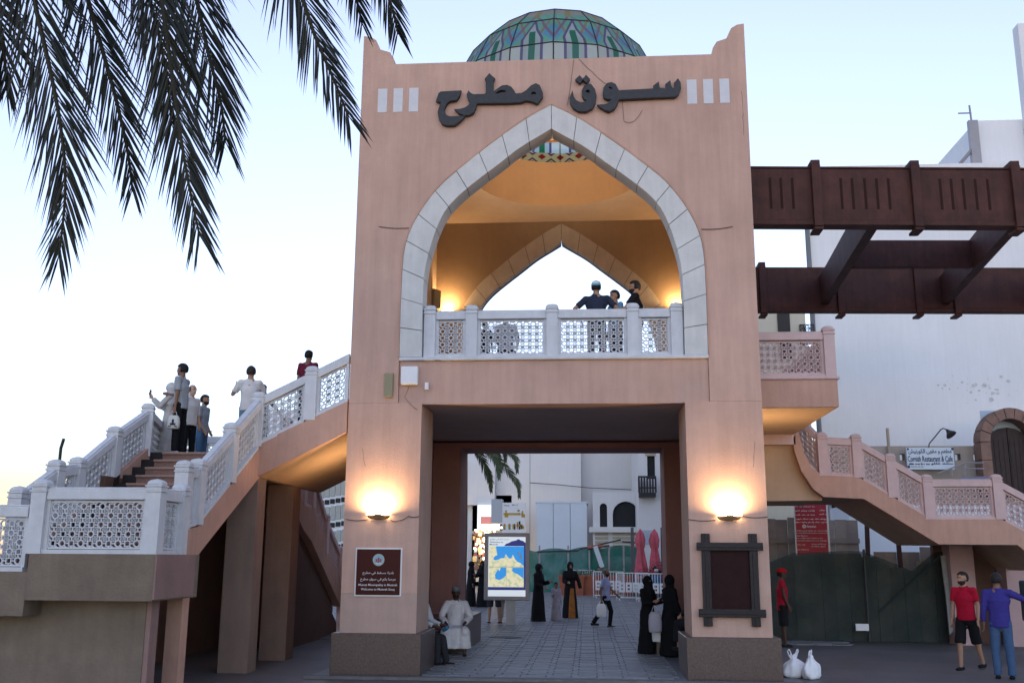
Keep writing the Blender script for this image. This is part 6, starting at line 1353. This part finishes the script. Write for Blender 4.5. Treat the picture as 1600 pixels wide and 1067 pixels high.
# ---------------------------------------------------------------- fuse bodies and clothes into continuous skins
def fuse():
    for o, vx in REM:
        m = o.modifiers.new('r', 'REMESH'); m.mode = 'VOXEL'; m.voxel_size = vx; m.use_smooth_shade = True
        m = o.modifiers.new('s', 'SMOOTH'); m.factor = .5; m.iterations = 3
    bpy.context.view_layer.update(); dg = bpy.context.evaluated_depsgraph_get()
    for o, vx in REM:
        me = bpy.data.meshes.new_from_object(o.evaluated_get(dg)); old = o.data; nm = old.name
        mt = old.materials[0]; o.modifiers.clear(); o.data = me; bpy.data.meshes.remove(old); me.name = nm
        me.materials.clear(); me.materials.append(mt)
        me.polygons.foreach_set('use_smooth', [True]*len(me.polygons))
        if nm.split('.')[0] in ('shirt', 'trousers', 'robe', 'shorts'):
            n_ = len(me.vertices); co_ = np.empty(n_*3); no_ = np.empty(n_*3); me.vertices.foreach_get('co', co_); me.vertices.foreach_get('normal', no_)
            co_ = co_.reshape(-1, 3); no_ = no_.reshape(-1, 3); amp = .011 if nm.startswith('robe') else .008; off = random.uniform(0, 50)
            d_ = np.array([mnoise.noise(Vector((c[0]*13+off, c[1]*13, c[2]*4.5)))+.6*mnoise.noise(Vector((c[0]*9, c[1]*9+off, c[2]*19))) for c in co_])
            co_ += no_*(d_*amp)[:, None]; me.vertices.foreach_set('co', co_.reshape(-1)); me.update()
fuse()

# ---------------------------------------------------------------- palms
def frond(path, nleaf, ll, mats, name, parent, seed, droop=.5, wl=.022, ang=38):
    """path: world points of the rachis from the crown to the tip"""
    rg = random.Random(seed); P = [Vector(p)-Vector(parent.location) for p in path]
    pts = []
    for i in range(len(P)-1):
        a = P[max(i-1, 0)]; b_, c = P[i], P[i+1]; d = P[min(i+2, len(P)-1)]
        for k in range(8):
            t = k/8; pts.append(.5*((2*b_)+(c-a)*t+(2*a-5*b_+4*c-d)*t*t+(3*b_-a-3*c+d)*t**3))
    pts.append(P[-1]); n = len(pts)
    b = MB(); b.tube(pts, [.022*(1-.85*i/n)+.003 for i in range(n)], 6)
    cum = [0]
    for i in range(1, n): cum.append(cum[-1]+(pts[i]-pts[i-1]).length)
    for k in range(nleaf):
        f = .10+.90*(k+.5)/nleaf; L_ = cum[-1]*f; i = 1
        while i < n-1 and cum[i] < L_: i += 1
        tt = (L_-cum[i-1])/max(1e-6, cum[i]-cum[i-1]); p = pts[i-1].lerp(pts[i], tt); d = (pts[i]-pts[i-1]).normalized()
        side0 = d.cross(Vector((0, 0, 1)))
        view = Vector((0, -1, 0))
        side0 = d.cross(view); side0.normalize(); nor = side0.cross(d).normalized()
        for sd in (-1, 1):
            a = R_(ang+rg.uniform(-8, 8))*(1-.45*f); el = rg.uniform(-.5, .5)
            s_dir = (side0*sd*math.cos(el)+nor*math.sin(el)).normalized()
            ld = (d*math.cos(a)+s_dir*math.sin(a)).normalized()
            L2 = ll*(.55+.45*math.sin(math.pi*min(1, f*.9+.12)))*rg.uniform(.85, 1.1)*(1-.35*max(0, f-.8)/.2)
            w2 = wl*rg.uniform(.8, 1.15); pn = ld.cross(s_dir.cross(ld)).normalized(); wv_ = ld.cross(view).normalized()*w2*(.6+.4*rg.random())
            g = Vector((0, 0, -1))*L2*droop
            b.cur = (0 if rg.random() < .12 else 1 if rg.random() < .6 else 2) if len(mats) > 2 else rg.randrange(2)
            q0, q1, q2, q3 = p, p+ld*L2*.30+g*.03, p+ld*L2*.68+g*.16, p+ld*L2+g*.36
            fold = nor*w2*.35
            b.add([q0-wv_*.35, q0+wv_*.35, q1-wv_, q1+fold, q1+wv_, q2-wv_*.75, q2+fold*.7, q2+wv_*.75, q3], [(0, 2, 3), (0, 3, 1), (1, 3, 4), (2, 5, 6, 3), (3, 6, 7, 4), (5, 8, 6), (6, 8, 7)])
    return b.build(name, mats, parent)
LEAF = [mat('palm_leaf_dry', (.032, .030, .018), .55, .2, 8), mat('palm_leaf_dark', (.007, .011, .008), .5, .2, 8, spec=.4), mat('palm_leaf', (.011, .017, .011), .5, .2, 8, spec=.4)]
cr = Vector((-4.75, 4.6, 6.3))
PT = empty('palm_tree', (cr.x, cr.y, 0), 0, 'date palm whose dark fronds hang into the top left of the view', 'palm tree')
b = MB(); b.tube([(0, 0, 0), (.03, 0, 2), (0, .02, 4.2), (0, 0, 6.1)], [.26, .23, .21, .24], 14)
for k in range(90):
    a = k*2.4; z = .3+k*.064; b.prism([(.22*math.cos(a-.22), .22*math.sin(a-.22), z), (.22*math.cos(a+.22), .22*math.sin(a+.22), z), (.30*math.cos(a), .30*math.sin(a), z+.13)], (0, 0, .02))
b.build('trunk', mat('palm_bark', (.11, .08, .06), .9, .3, 10, .5, 30), PT)
def hangf(pix, seed, nl=62, ll=.50, up=None, Y0=5.3, ang=38):
    nl = int(nl*1.35)
    Ys = [Y0+.12*i for i in range(len(pix))]; W_ = [at(x, y-(38*i/(len(pix)-1)), Y_) for i, ((x, y), Y_) in enumerate(zip(pix, Ys))]
    st = W_[0]; mid = cr.lerp(st, .55)+Vector((0, 0, .75))
    frond([cr, mid]+W_, nl, ll, LEAF, 'frond', PT, seed, .40, .0095, ang)
hangf([(20, -120), (60, 40), (92, 200), (102, 320), (92, 440)], 1, 104, .66, Y0=5.2)
hangf([(95, -140), (140, 20), (180, 170), (200, 270), (207, 338)], 2, 98, .60, Y0=5.6)
hangf([(215, -150), (250, 0), (268, 130), (290, 290), (312, 408)], 3, 108, .70, Y0=5.1)
hangf([(260, -170), (300, -20), (325, 100), (345, 190), (352, 262)], 4, 100, .76, Y0=5.7)
hangf([(160, -170), (215, -40), (245, 60), (262, 160), (268, 235)], 9, 92, .62, Y0=6.0)
hangf([(380, -200), (455, -40), (490, 70), (520, 150), (545, 222)], 5, 105, .66, Y0=5.5)
hangf([(420, -230), (520, -100), (548, -10), (560, 40), (566, 78)], 12, 80, .55, Y0=6.1)
hangf([(480, -230), (570, -90), (598, -10), (615, 50), (622, 92)], 6, 95, .62, Y0=5.9)
hangf([(-80, -160), (-30, -20), (0, 60), (8, 130), (10, 180)], 7, 95, .62, Y0=5.4)
# fronds on the far side of the crown keep the head of the tree whole
for k in range(8):
    a = R_(150+k*27); e = cr+Vector((math.cos(a)*2.6, math.sin(a)*2.2-.4, -.6-.5*(k % 2))); m_ = cr.lerp(e, .5)+Vector((0, 0, .9))
    frond([cr, m_, e, e+Vector((math.cos(a)*.4, math.sin(a)*.4, -.9))], 50, .46, LEAF, 'frond', PT, 20+k, .42)
# palm standing in the street behind the rear left pillar
LEAF2 = [mat('street_palm_leaf', (.055, .075, .035), .55), mat('street_palm_leaf_b', (.085, .10, .05), .55)]
pc = at(722, 712, 36); PS = empty('palm_tree', (pc.x, 36, gz(36)), 0, 'green date palm in the street behind the rear left pillar of the gate', 'palm tree')
c2 = Vector((pc.x, 36, pc.z+.3))
b = MB(); h_ = c2.z-gz(36); b.tube([(0, 0, 0), (.05, 0, h_*.5), (0, 0, h_)], [.22, .19, .2], 12); b.build('trunk', mat('palm_bark', (.11, .08, .06)), PS)
rg = random.Random(8)
for k in range(26):
    a = 2*math.pi*k/26*3.0+rg.uniform(-.2, .2); rr = rg.uniform(1.2, 2.0); dz = rg.uniform(-1.5, .9)
    e = c2+Vector((math.cos(a)*rr, math.sin(a)*rr, dz)); m_ = c2.lerp(e, .5)+Vector((0, 0, .45))
    frond([c2, m_, e, e+Vector((math.cos(a)*.15, math.sin(a)*.15, -.6))], 34, .38, LEAF2, 'frond', PS, 40+k, .4, .03)

# ---------------------------------------------------------------- turn pending curves into meshes
def finish():
    bpy.context.view_layer.update()
    dg = bpy.context.evaluated_depsgraph_get()
    for ob, name, mt, parent, fit in PEND:
        me = bpy.data.meshes.new_from_object(ob.evaluated_get(dg)); me.name = name
        mw = ob.matrix_world.copy()
        me.materials.clear(); me.materials.append(mt)
        if fit is not None:
            w_, h_, cx, cz = fit       # fit text into width w_ / height h_, centred at local (cx,cz)
            xs = [v.co.x for v in me.vertices]; ys = [v.co.y for v in me.vertices]
            if xs:
                bw, bh = max(xs)-min(xs), max(ys)-min(ys); mx, my = (max(xs)+min(xs))/2, (max(ys)+min(ys))/2
                sx = w_/bw; sy = h_/bh if h_ else sx
                for v in me.vertices: v.co.x = (v.co.x-mx)*sx+cx; v.co.y = (v.co.y-my)*sy+cz
        n = bpy.data.objects.new(name, me); COL.objects.link(n)
        if parent is not None: n.parent = parent
        n.matrix_local = ob.matrix_local
        cu = ob.data; bpy.data.objects.remove(ob); bpy.data.curves.remove(cu)
finish()
